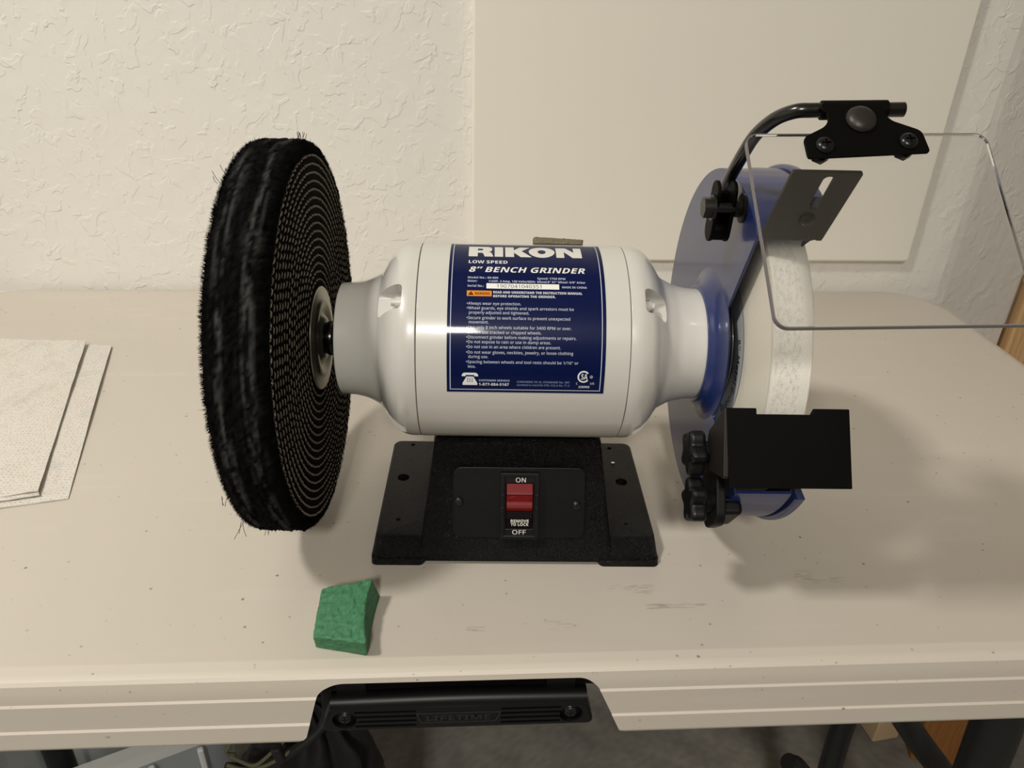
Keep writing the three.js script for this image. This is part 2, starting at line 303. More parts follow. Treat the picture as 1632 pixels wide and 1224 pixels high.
// rating label
{
  const X0 = -0.0383, X1 = 0.0574, A0 = -3, A1 = 98.5;
  const W = 1440, H = 1690, vm = (v) => (v * 99 + 2.5) / 101.5 * H;
  const tex = canvasTex(W, H, (c) => {
    c.fillStyle = '#031140'; c.fillRect(0, 0, W, H);
    c.strokeStyle = '#c9d0e0'; c.lineWidth = 7; c.strokeRect(0.022 * W, 0.012 * H, 0.953 * W, 0.972 * H);
    const put = (s, u0, u1, v0, v1, f = '', col = '#dfe0e2') => {      // v0 cap top, v1 baseline
      const px = (vm(v1) - vm(v0)) / 0.73; c.font = `${f} ${px.toFixed(1)}px sans-serif`; c.fillStyle = col; c.textBaseline = 'alphabetic'; c.textAlign = 'left';
      const w = c.measureText(s).width; c.save(); c.translate(u0 * W, vm(v1)); c.scale((u1 - u0) * W / w, 1); c.fillText(s, 0, 0); c.restore();
    };
    // maker's name in heavy block letters
    c.fillStyle = '#d9d7d2'; c.strokeStyle = '#d9d7d2'; c.lineJoin = 'miter'; c.lineWidth = 17;
    { const X = (f) => (0.122 + 0.748 * f) * W, Y = (g) => vm(0.034 + 0.134 * g), P = (l) => { c.beginPath(); l.forEach(([f, g], i) => i ? c.lineTo(X(f), Y(g)) : c.moveTo(X(f), Y(g))); c.closePath(); c.fill(); };
      P([[0, 0], [0.172, 0], [0.2, 0.1], [0.208, 0.28], [0.2, 0.5], [0.178, 0.6], [0.2, 0.66], [0.216, 0.95], [0.216, 1], [0.14, 1], [0.132, 0.8], [0.12, 0.68], [0.08, 0.68], [0.08, 1], [0, 1]]);
      P([[0.229, 0], [0.304, 0], [0.304, 1], [0.229, 1]]);
      P([[0.323, 0], [0.4, 0], [0.4, 0.36], [0.455, 0], [0.545, 0], [0.468, 0.46], [0.556, 1], [0.458, 1], [0.4, 0.62], [0.4, 1], [0.323, 1]]);
      c.beginPath(); c.ellipse(X(0.647), Y(0.5), X(0.115) - X(0), (Y(1) - Y(0)) * 0.52, 0, 0, 7); c.fill();
      P([[0.774, 0], [0.86, 0], [0.93, 0.52], [0.93, 0], [1, 0], [1, 1], [0.916, 1], [0.844, 0.48], [0.844, 1], [0.774, 1]]);
      c.fillStyle = '#031140'; c.beginPath(); c.ellipse(X(0.647), Y(0.5), X(0.036) - X(0), (Y(1) - Y(0)) * 0.2, 0, 0, 7); c.fill(); P([[0.08, 0.24], [0.118, 0.24], [0.13, 0.34], [0.118, 0.44], [0.08, 0.44]]); }
    put('LOW SPEED', 0.121, 0.38, 0.207, 0.235, 'bold');
    put('8\u201d BENCH GRINDER', 0.124, 0.874, 0.264, 0.306, 'bold italic', '#e6e4de');
    const b = 'bold', dim = '#b9c0d2';
    put('Model No.: 80-805', 0.122, 0.319, 0.34, 0.354, b, dim); put('Speed: 1750 RPM', 0.567, 0.749, 0.34, 0.354, b, dim);
    put('Motor:', 0.122, 0.185, 0.364, 0.378, b, dim); put('1/2HP, 3 Amp, 120 Volts/60Hz', 0.255, 0.555, 0.364, 0.378, b, dim); put('Wheel:8" X1" Wheel -5/8" Arbor', 0.565, 0.875, 0.364, 0.378, b, dim);
    put('Serial No.:', 0.122, 0.228, 0.396, 0.41, b, dim); put('MADE IN CHINA', 0.723, 0.883, 0.397, 0.41, b, dim);
    c.fillStyle = '#ecebe8'; c.fillRect(0.243 * W, vm(0.385), 0.463 * W, vm(0.419) - vm(0.385)); put('1907041040351', 0.305, 0.601, 0.391, 0.413, '', '#33333a');
    c.fillStyle = '#e08a2c'; c.fillRect(0.12 * W, vm(0.433), 0.157 * W, vm(0.467) - vm(0.433)); put('WARNING', 0.17, 0.267, 0.442, 0.458, b, '#1d140c');
    c.fillStyle = '#1d140c'; c.beginPath(); c.moveTo(0.146 * W, vm(0.437)); c.lineTo(0.163 * W, vm(0.46)); c.lineTo(0.129 * W, vm(0.46)); c.closePath(); c.fill(); put('!', 0.144, 0.148, 0.444, 0.457, b, '#e08a2c');
    put('READ AND UNDERSTAND THE INSTRUCTION MANUAL', 0.285, 0.852, 0.434, 0.449, b); put('BEFORE OPERATING THE GRINDER.', 0.285, 0.683, 0.458, 0.472, b);
    const lines = [['\u2022Always wear eye protection.', 0.12, 0.465, 0.517], ['\u2022Wheel guards, eye shields and spark arrestors must be', 0.12, 0.797, 0.543], ['properly adjusted and tightened.', 0.134, 0.516, 0.568], ['\u2022Secure grinder to work surface to prevent unexpected', 0.12, 0.774, 0.597], ['movement.', 0.134, 0.262, 0.62],
      ['\u2022Use only 8 inch wheels suitable for 3400 RPM or over.', 0.12, 0.783, 0.648], ['\u2022Do not use cracked or chipped wheels.', 0.12, 0.594, 0.674], ['\u2022Disconnect grinder before making adjustments or repairs.', 0.12, 0.814, 0.7], ['\u2022Do not expose to rain or use in damp areas.', 0.12, 0.655, 0.725], ['\u2022Do not use in an area where children are present.', 0.12, 0.717, 0.751],
      ['\u2022Do not wear gloves, neckties, jewelry, or loose clothing', 0.12, 0.795, 0.78], ['during use.', 0.134, 0.262, 0.804], ['\u2022Spacing between wheels and tool rests should be 1/16" or', 0.12, 0.83, 0.832], ['less.', 0.132, 0.184, 0.857]];
    for (const [s, u0, u1, v] of lines) put(s, u0, u1, v - 0.0165, v, '', '#ced3df');
    put('CUSTOMER SERVICE', 0.202, 0.399, 0.923, 0.934, b, '#b9c0d2'); put('1-877-884-5167', 0.202, 0.395, 0.943, 0.959, b);
    put('CONFORMS TO UL STANDARD No. 987', 0.443, 0.781, 0.929, 0.94, '', '#9aa6c6'); put('Certified to Can/CSA STD. C22.2 No. 71.2', 0.444, 0.781, 0.948, 0.959, '', '#9aa6c6');
    // telephone
    c.fillStyle = '#dfe0e2'; const tx = 0.147 * W, ty = vm(0.885), q = 0.052 * W;
    c.beginPath(); c.moveTo(tx - q, ty + 34); c.quadraticCurveTo(tx - q, ty, tx - q * .55, ty); c.lineTo(tx + q * .55, ty); c.quadraticCurveTo(tx + q, ty, tx + q, ty + 34); c.lineTo(tx + q * .55, ty + 34); c.lineTo(tx + q * .5, ty + 22); c.lineTo(tx - q * .5, ty + 22); c.lineTo(tx - q * .55, ty + 34); c.closePath(); c.fill();
    c.beginPath(); c.moveTo(tx - q * .42, ty + 36); c.lineTo(tx + q * .42, ty + 36); c.lineTo(tx + q * .9, vm(0.945)); c.lineTo(tx + q * .9, vm(0.957)); c.lineTo(tx - q * .9, vm(0.957)); c.lineTo(tx - q * .9, vm(0.945)); c.closePath(); c.fill();
    c.fillStyle = '#031140'; for (let i = -1; i < 2; i++) for (let k = 0; k < 3; k++) c.fillRect(tx + i * 20 - 4, ty + 50 + k * 15, 8, 9);
    // approval mark
    const cx = 0.867 * W, cy = vm(0.9), rr = 0.034 * W; c.strokeStyle = '#dfe0e2'; c.lineWidth = 15; c.beginPath(); c.arc(cx, cy, rr, rad(38), rad(322)); c.stroke();
    put('SA', 0.85, 0.892, 0.884, 0.916, b); c.lineWidth = 3; c.beginPath(); c.arc(0.916 * W, cy, 12, 0, 7); c.stroke(); put('R', 0.9125, 0.9195, 0.896, 0.905, b);
    put('C', 0.82, 0.832, 0.934, 0.946, ''); put('US', 0.909, 0.938, 0.933, 0.945, ''); put('226902', 0.837, 0.909, 0.953, 0.966, b);
  });
  const nx = 2, na = 80, pos = [], uv = [], nor = [], idx = [], r = RM + 0.00025;
  for (let i = 0; i <= na; i++) for (let j = 0; j <= nx; j++) { const a = rad(A0 + (A1 - A0) * i / na); pos.push(X0 + (X1 - X0) * j / nx, r * Math.sin(a), r * Math.cos(a)); nor.push(0, Math.sin(a), Math.cos(a)); uv.push(j / nx, i / na); }
  for (let i = 0; i < na; i++) for (let j = 0; j < nx; j++) { const a = i * (nx + 1) + j, b = a + 1, c = a + nx + 1, d = c + 1; idx.push(a, b, d, a, d, c); }
  const g = new THREE.BufferGeometry(); g.setAttribute('position', new THREE.Float32BufferAttribute(pos, 3)); g.setAttribute('normal', new THREE.Float32BufferAttribute(nor, 3)); g.setAttribute('uv', new THREE.Float32BufferAttribute(uv, 2)); g.setIndex(idx);
  gp('rating_label', g, phys(0xffffff, 0.4, { map: tex, clearcoat: 0.28, clearcoatRoughness: 0.08, specularIntensity: 0.2 }), 'dark blue printed rating and warning label');
}

// cast base
{
  const cx = 0.0079, yb = -A, k = 0.406;           // the front face leans back by k per unit height
  const fl = (h, i, r) => rrLoop(-0.0937 + i, 0.1092 - i, -0.072 + i, 0.0628 - h * k - i, r, yb + h, 6);
  let flange = loft([fl(0.0032, 0, 0.006), fl(0.013, 0.0018, 0.006), fl(0.0168, 0.0026, 0.006), fl(0.0176, 0.0032, 0.006), fl(0.018, 0.0042, 0.006)], 0.7);
  const hole = (x, z, r) => new THREE.CylinderGeometry(r, r, 0.03, 24).translate(x, yb + 0.018, z);
  flange = csg(flange, [hole(-0.0784, -0.0165, 0.0046), hole(0.0918, -0.0135, 0.0046), hole(-0.0752, -0.0625, 0.0018), hole(0.0884, -0.0605, 0.0018), hole(-0.0768, 0.0345, 0.0016), hole(0.0878, 0.0375, 0.0016)]);
  const foot = (x0, x1, z0, z1, slantR) => loft([rrLoop(x0, x1, z0, z1, 0.004, yb), rrLoop(x0 - (slantR < 0 ? 0.0035 : 0), x1 + (slantR > 0 ? 0.0035 : 0), z0, z1 - 0.0012, 0.004, yb + 0.0045)], 0.7);
  const feet = [foot(-0.0937, -0.0565, 0.03, 0.0626, 1), foot(0.0665, 0.1092, 0.03, 0.0626, -1), foot(-0.0937, -0.0565, -0.072, -0.045, 1), foot(0.0665, 0.1092, -0.072, -0.045, -1)];
  gp('cast_base_flange', boxUV(merge([flange, ...feet])), castBlack);
  const ped = (y, hw, i, r) => { const h = y - yb; return rrLoop(cx - hw + i, cx + hw - i, -0.05 + h * 0.25 + i, 0.0631 - h * k - i, r, y, 6); };
  gp('cast_pedestal', boxUV(loft([ped(yb + 0.004, 0.0685, 0, 0.004), ped(yb + 0.018, 0.0665, 0, 0.004), ped(-0.066, 0.0584, 0, 0.005), ped(-0.0635, 0.0581, 0.0006, 0.005), ped(-0.0622, 0.058, 0.0022, 0.005)], 0.7)), castBlack);
  const chip = gp('paint_chip', new THREE.SphereGeometry(0.0015, 10, 6).scale(1, 0.3, 0.8), std(0xe8e4da, 0.6), 'white paint fleck'); chip.position.set(0.0886, A - 0.1273, -0.0395);
  // switch plate on the leaning front face
  const face = new THREE.Matrix4().makeBasis(V(1, 0, 0), V(0, 0.9266, -0.3762), V(0, 0.3762, 0.9266)).setPosition(0, -0.1056 + A, 0.0469);
  const onFace = (m, u, v, n = 0) => { m.matrix.identity(); m.position.set(u, v, n); m.applyMatrix4(face); return m; };
  const plate = onFace(part('switch_plate', extrude(rrShape(0.0918, 0.0502, 0.0055), 0.0018, 0.0006, 3), phys(0x0b0b0c, 0.42, { bumpMap: grainFine, bumpScale: 0.0001, specularIntensity: 0.5 }), grinder), 0.0093, 0.0033, -0.0003);
  const dome = csg(new THREE.LatheGeometry([[0, -0.001], [0.0034, -0.001], [0.0034, 0.0002], [0.003, 0.0013], [0.0019, 0.0021], [0, 0.0024]].map(([a, b]) => new THREE.Vector2(a, b)), 24).rotateX(Math.PI / 2), [new THREE.BoxGeometry(0.0034, 0.0008, 0.003).translate(0, 0, 0.0024), new THREE.BoxGeometry(0.0008, 0.0034, 0.003).translate(0, 0, 0.0024)]);
  for (const [u, v] of [[-0.0418, 0.0008], [0.0399, -0.0012]]) part('plate_screw', dome, std(0x232324, 0.34, { metalness: 0.5 }), plate).position.set(u, v, 0.0018);
  const sw = onFace(part('rocker_switch', (() => {
    const s = rrShape(0.0268, 0.0462, 0.0012); const o = new THREE.Path(); o.moveTo(-0.0092, -0.0165); o.lineTo(0.0092, -0.0165); o.lineTo(0.0092, 0.0157); o.lineTo(-0.0092, 0.0157); o.closePath(); s.holes.push(o);
    const rim = rrShape(0.0268, 0.0462, 0.0012); const o2 = new THREE.Path(); o2.moveTo(-0.0102, -0.0208); o2.lineTo(0.0102, -0.0208); o2.lineTo(0.0102, 0.0208); o2.lineTo(-0.0102, 0.0208); o2.closePath(); rim.holes.push(o2);
    const rails = [-1, 1].flatMap((d) => [0.006, -0.003].map((y) => new RoundedBoxGeometry(0.0024, 0.005, 0.0012, 2, 0.0004).translate(d * 0.0118, y, 0.0074)));
    return merge([extrude(s, 0.0052, 0.0004), extrude(rim, 0.007, 0.0005), ...rails, new THREE.BoxGeometry(0.0185, 0.0325, 0.001).translate(0, 0, 0.0006)]); })(), plasticBlack, grinder, 'black framed red rocker switch'), 0.0094, 0.0027, 0.0013);
  const red = phys(0x6c070a, 0.42, { specularIntensity: 0.6 });
  const rp = new THREE.Shape([[0.0155, 0.001], [0.0155, 0.0058], [0.0098, 0.0086], [0.0088, 0.0088], [0.0076, 0.0076], [0.003, 0.0066], [0.0008, 0.0076], [-0.001, 0.0078], [-0.0036, 0.0056], [-0.0036, 0.001]].map(([a, b]) => new THREE.Vector2(a, b)));
  const rg = extrude(rp, 0.0178, 0.0003).translate(0, 0, -0.0089); rg.rotateY(Math.PI / 2); // shape x -> -z, depth -> x
  rg.applyMatrix4(new THREE.Matrix4().makeBasis(V(1, 0, 0), V(0, 0, 1), V(0, -1, 0)));
  const rocker = part('red_rocker', rg, red, sw, 'red upper rocker'); rocker.position.set(0, 0, 0);
  const arch = []; for (let i = 0; i <= 14; i++) { const a = Math.PI * i / 14; arch.push(V(0.0072 * Math.cos(a), 0.0032 + 0.0042 * Math.pow(Math.sin(a), 0.6), 0.0072)); }
  part('rocker_ridge', tube(arch, 0.0004, 30, 6), red, sw);
  const lp = new THREE.Shape([[-0.004, 0.001], [-0.004, 0.0052], [-0.0085, 0.0066], [-0.0162, 0.0052], [-0.0162, 0.001]].map(([a, b]) => new THREE.Vector2(a, b)));
  const lg = extrude(lp, 0.0178, 0.0003).translate(0, 0, -0.0089); lg.rotateY(Math.PI / 2); lg.applyMatrix4(new THREE.Matrix4().makeBasis(V(1, 0, 0), V(0, 0, 1), V(0, -1, 0)));
  part('lock_rocker', lg, phys(0x0a0404, 0.75, { specularIntensity: 0.25 }), sw, 'dark lower rocker with lock lettering');
  const ink = std(0xd8d6d2, 0.55);
  part('on_lettering', text('ON', 0.0033, 0.0002, 0.0068, fontR), ink, sw).position.set(0.0006, 0.0181, 0.0053);
  part('off_lettering', text('OFF', 0.0031, 0.0002, 0.0094, fontR), ink, sw).position.set(0, -0.0188, 0.0053);
  const lock = part('lock_lettering', merge([text('REMOVE', 0.0022, 0.0002, 0.0124).translate(0, 0.0013, 0), text('TO LOCK', 0.0022, 0.0002, 0.0122).translate(0, -0.0013, 0)]), ink, sw); lock.position.set(0.0003, -0.0118, 0.0061); lock.rotation.x = rad(10.3);
}

// ---- buffing wheel
{
  const xf = -0.1272, xb = -0.1635, RB = 0.128;
  const dark = new THREE.Color();
  // rim, rounded at both shoulders, matted fibre
  const prof = [[xb - 0.001, 0.05], [xb - 0.001, 0.112], [xb + 0.0005, 0.12], [xb + 0.003, 0.1252], [xb + 0.0062, 0.1276]];
  for (let i = 1; i < 16; i++) prof.push([xb + 0.0062 + (xf - xb - 0.011) * i / 16, 0.128]);
  prof.push([xf - 0.0048, 0.1277], [xf - 0.0022, 0.1262], [xf - 0.0006, 0.1235], [xf - 0.0002, 0.121]);
  const N = 420, pos = [], idx = [], col = [], M = prof.length;
  for (let i = 0; i <= N; i++) { const a = 2 * Math.PI * (i % N) / N, ca = Math.cos(a), sa = Math.sin(a);
    for (let j = 0; j < M; j++) { const [x, r] = prof[j]; const w = sm(0.1, 0.122, r);
      const d = w * (0.0009 * n3(ca * 9, sa * 9, x * 400) + 0.0009 * n3(ca * 50, sa * 50, x * 600) + 0.0006 * n3(ca * 120, sa * 120, x * 900));
      pos.push(x + 0.5 * d, (r + d) * sa, (r + d) * ca);
      const xx = (x - xb) / (xf - xb); // dust rubbed in two bands round the rim
      const band = Math.exp(-((xx - 0.3) ** 2) / 0.009) + 0.9 * Math.exp(-((xx - 0.72) ** 2) / 0.012);
      const blot = sm(-0.3, 0.9, n3(ca * 3 + 3, sa * 3, x * 260) + 0.5 * n3(ca * 24, sa * 24, x * 500));
      const g = 0.003 + 0.055 * band * blot + 0.002 * n3(ca * 60, sa * 60, x * 500); col.push(g * 1.0, g * 0.99, g * 0.96); } }
  for (let i = 0; i < N; i++) for (let j = 0; j < M - 1; j++) { const a = i * M + j, b = a + M; idx.push(a, b, b + 1, a, b + 1, a + 1); }
  const g = new THREE.BufferGeometry(); g.setAttribute('position', new THREE.Float32BufferAttribute(pos, 3)); g.setAttribute('color', new THREE.Float32BufferAttribute(col, 3)); g.setIndex(idx); g.computeVertexNormals(); ensureUV(g);
  const wheel = gp('buffing_wheel', g, new THREE.MeshPhysicalMaterial({ vertexColors: true, roughness: 1, specularIntensity: 0.08 }), 'black fuzzy stitched cloth buffing wheel');
  // quilted face: cloth puffed up between the rows of stitching
  const r0 = 0.0395, dr = 0.0053, rows = 16;
  { const NR = 150, NA = 420, p = [], id = [], rIn = 0.012, rOut = 0.1225;
    for (let i = 0; i <= NR; i++) for (let j = 0; j <= NA; j++) { const r = rIn + (rOut - rIn) * i / NR, a = 2 * Math.PI * (j % NA) / NA; const ca = Math.cos(a), sa = Math.sin(a);
      const row = (r - r0) / dr, q = Math.cos(2 * Math.PI * row); const inq = sm(0.034, 0.038, r);
      const x = xf + inq * (-0.0006 * q * (0.8 + 0.3 * n3(ca * 20, sa * 20, r * 60)) + 0.0002 * n3(ca * 60, sa * 60, r * 300)) - 0.0008 * sm(0.115, 0.1225, r); p.push(x, r * sa, r * ca); }
    for (let i = 0; i < NR; i++) for (let j = 0; j < NA; j++) { const a = i * (NA + 1) + j, b = a + NA + 1; id.push(a, a + 1, b + 1, a, b + 1, b); }
    const fg = new THREE.BufferGeometry(); fg.setAttribute('position', new THREE.Float32BufferAttribute(p, 3)); fg.setIndex(id); fg.computeVertexNormals(); ensureUV(fg);
    part('quilted_face', fg, phys(0x0f0b0a, 1, { specularIntensity: 0.1 }), wheel); }
  const threadMat = std(0x938c80, 0.8);
  for (let k = 0; k < rows; k++) { const r = r0 + dr * k, n = Math.round(2 * Math.PI * r / 0.006), pts = [], seg = n * 8; const ph = rnd() * 6;
    for (let i = 0; i < seg; i++) { const a = 2 * Math.PI * i / seg, s = Math.tanh(2.8 * Math.sin(n * a + ph) + 1.3); const rr = r + 0.00025 * Math.cos(n * a + ph + 0.6) + 0.0003 * n3(Math.cos(a) * 14, Math.sin(a) * 14, k); pts.push(V(xf - 0.0009 + 0.0006 * s, rr * Math.sin(a), rr * Math.cos(a))); }
    part('stitch_row', new THREE.TubeGeometry(new THREE.CatmullRomCurve3(pts, true, 'catmullrom', 0.5), seg, 0.0007, 5, true), threadMat, wheel); }
  // frayed fibre round the rim
  const fib = new THREE.ConeGeometry(0.5, 1, 3, 1, true).translate(0, 0.5, 0); const NF = 60000;
  const im = new THREE.InstancedMesh(fib, phys(0xffffff, 1, { specularIntensity: 0.08 }), NF); im.name = 'frayed_fibre'; im.userData.kind = 'stuff'; shadows(im);
  const q = new THREE.Quaternion(), mtx = new THREE.Matrix4(), up = V(0, 1, 0), r = mulberry(5);
  for (let i = 0; i < NF; i++) {
    const a = r() * 2 * Math.PI, t = r(), x = xb + (xf - xb) * t, sh = t < 0.14 ? (0.14 - t) / 0.14 : t > 0.9 ? (t - 0.9) / 0.1 : 0;
    const rr = 0.1258 - 0.0068 * sh * sh; const dir = V((t - 0.5) * 0.5 + (r() - .5) * 0.9 + (t > .9 ? .5 * sh : t < .14 ? -.5 * sh : 0), Math.sin(a), Math.cos(a)); const tw = (r() - .5) * 1.3; dir.y += tw * Math.cos(a); dir.z -= tw * Math.sin(a); dir.normalize();
    const clump = n3(Math.cos(a) * 30, Math.sin(a) * 30, x * 250); let len = 0.0021 + 0.0009 * r() + 0.0012 * Math.max(0, clump) * r(); if (r() > 0.998) len *= 2;
    q.setFromUnitVectors(up, dir); mtx.compose(V(x, rr * Math.sin(a), rr * Math.cos(a)), q, V(0.0004, len, 0.0004)); im.setMatrixAt(i, mtx);
    const xx = t, band = Math.exp(-((xx - 0.3) ** 2) / 0.009) + 0.9 * Math.exp(-((xx - 0.72) ** 2) / 0.012); const blot = sm(-0.3, 0.9, n3(Math.cos(a) * 3 + 3, Math.sin(a) * 3, x * 260) + 0.5 * n3(Math.cos(a) * 24, Math.sin(a) * 24, x * 500));
    const c = 0.003 + 0.065 * band * blot + 0.002 * r(); dark.setRGB(c, c * 0.99, c * 0.96); im.setColorAt(i, dark);
  }
  wheel.add(im);
  // loose threads that hang off the rim
  const tuft = (deg, x, n, len, spread) => { for (let i = 0; i < n; i++) { const a = rad(deg + (r() - .5) * spread), c = V(x + (r() - .5) * 0.004, 0.1268 * Math.sin(a), 0.1268 * Math.cos(a)); const d = V((r() - .5) * 0.8, Math.sin(a), Math.cos(a)); const e = c.clone().addScaledVector(d, len * (0.6 + 0.5 * r())); const m = c.clone().lerp(e, 0.5).add(V((r() - .5) * 0.001, (r() - .5) * 0.001, 0.0006)); tufts.push(tube([c, m, e], 0.00016, 6, 4, false, 0.5, false)); } };
  const tufts = []; tuft(100, -0.1325, 9, 0.006, 3); tuft(77, -0.158, 3, 0.007, 3); tuft(66, -0.161, 5, 0.008, 10); tuft(-36, -0.161, 3, 0.011, 3); tuft(-62, -0.16, 8, 0.007, 8); tuft(-72, -0.15, 7, 0.006, 3); tuft(-20, -0.162, 3, 0.006, 2); tuft(-128, -0.131, 3, 0.009, 2); tuft(-80, -0.14, 4, 0.004, 4);
  part('loose_threads', merge(tufts), std(0x151412, 0.9), wheel).userData.kind = 'stuff';
  // flange, nut and shaft
  gp('wheel_flange', latheX([[xf - 0.001, 0.005], [xf - 0.001, 0.035], [xf + 0.0008, 0.035], [xf + 0.0016, 0.0343], [xf + 0.0018, 0.0275], [xf + 0.003, 0.0262], [xf + 0.0032, 0.0225], [xf + 0.0012, 0.019], [xf + 0.001, 0.0165], [xf + 0.0036, 0.0142], [xf + 0.0042, 0.012], [xf + 0.0042, 0.006]].reverse(), 72), dullSteel, 'dished steel flange');
  gp('shaft', latheX([[-0.17, 0], [-0.17, 0.0079], [-0.111, 0.0079]], 32), steel);
  gp('shaft_collar', latheX([[-0.1228, 0.0078], [-0.1228, 0.0105], [-0.1215, 0.0116], [-0.118, 0.0118], [-0.1165, 0.0105], [-0.1165, 0.0078]], 40), std(0x3a3a38, 0.22, { metalness: 1 }));
}

// ---- grinding wheel
{
  const x0 = 0.1448, x1 = 0.1686, R = 0.1014;
  const soot = canvasTex(2048, 256, (c, W, H) => { c.fillStyle = '#efebe2'; c.fillRect(0, 0, W, H); const r = mulberry(31);
    for (let i = 0; i < 15000; i++) { const x = r() * W, y = (0.28 + 0.62 * r()) * H; const dens = sm(-0.5, 0.7, n2(x / 90, y / 40) + 0.3 * n2(x / 20, y / 12)); c.globalAlpha = dens * (0.03 + 0.1 * r()); c.fillStyle = r() > .4 ? '#55534e' : '#7d7a72'; c.beginPath(); c.ellipse(x, y, 3 + 12 * r() * r(), 0.7 + 1.3 * r(), 0, 0, 7); c.fill(); }
    c.globalAlpha = 1; });
  const grit = dataTex(512, 512, (u, v) => 0.5 + 0.5 * tile(u, v, 60));
  const sideMat = std(0xe6e1d5, 0.85, { bumpMap: grit, bumpScale: 0.0002 });
  const prof = [[x0, 0.006], [x0, R - 0.001], [x0 + 0.0008, R - 0.0002], [x0 + 0.0016, R]];
  const wheel = gp('grinding_wheel', latheX([[x0, 0.006], [x0, R - 0.001], [x0 + 0.001, R - 0.0001]], 160), sideMat, 'white abrasive grinding wheel');
  const rim = latheX([[x0 + 0.001, R - 0.0001], [x0 + 0.006, R], [x0 + 0.012, R], [x1 - 0.0012, R - 0.0001], [x1, R - 0.0012]], 160);
  { const p = rim.attributes.position, uv = rim.attributes.uv; for (let i = 0; i < p.count; i++) uv.setXY(i, uv.getX(i) * 4, (p.getX(i) - x0) / (x1 - x0)); }
  part('wheel_rim', rim, std(0xffffff, 0.85, { map: soot, bumpMap: grit, bumpScale: 0.00035 }), wheel, 'working rim smeared with grey metal dust');
  part('wheel_back', latheX([[x1, R - 0.0012], [x1, 0.006]], 96), sideMat, wheel);
  const lab = canvasTex(1024, 1024, (c, W) => { c.fillStyle = '#c4c8cb'; c.fillRect(0, 0, W, W); c.strokeStyle = '#3c3f42'; c.lineWidth = 4; c.beginPath(); c.arc(W / 2, W / 2, W / 2 - 6, 0, 7); c.stroke();
    c.fillStyle = '#17171a'; c.font = 'bold 62px sans-serif'; c.textAlign = 'center'; c.textBaseline = 'middle'; const s = '8\u201d Metal Grinding'; let a = -30;
    for (const ch of s) { const w = c.measureText(ch).width; const da = (w + 5) / 430 * 180 / Math.PI; a += da / 2; c.save(); c.translate(W / 2 + 430 * Math.cos(rad(a)), W / 2 + 430 * Math.sin(rad(a))); c.rotate(rad(a + 90)); c.fillText(ch, 0, 0); c.restore(); a += da / 2; } });
  const lg = new THREE.RingGeometry(0.012, 0.0545, 90, 1); lg.rotateY(-Math.PI / 2);   // faces -x
  { const p = lg.attributes.position, uv = lg.attributes.uv; for (let i = 0; i < p.count; i++) uv.setXY(i, 0.5 + p.getZ(i) / 0.109, 0.5 + p.getY(i) / 0.109); }
  lg.translate(x0 - 0.0003, 0, 0);
  part('paper_blotter', lg, std(0xffffff, 0.7, { map: lab }), wheel, 'pale paper disc printed with black lettering');
  part('inner_flange', latheX([[x0 - 0.0006, 0.008], [x0 - 0.0006, 0.0375], [x0 - 0.002, 0.038], [x0 - 0.004, 0.036], [x0 - 0.0045, 0.03], [x0 - 0.0045, 0.008]].reverse(), 72), steel, wheel, 'steel inner flange');
  gp('arbor', latheX([[0.12, 0], [0.12, 0.0079], [0.184, 0.0079], [0.184, 0]], 28), steel);
  gp('outer_flange', latheX([[x1 + 0.0004, 0.008], [x1 + 0.0004, 0.036], [x1 + 0.002, 0.036], [x1 + 0.0038, 0.03], [x1 + 0.0038, 0.008]], 48), steel);
}

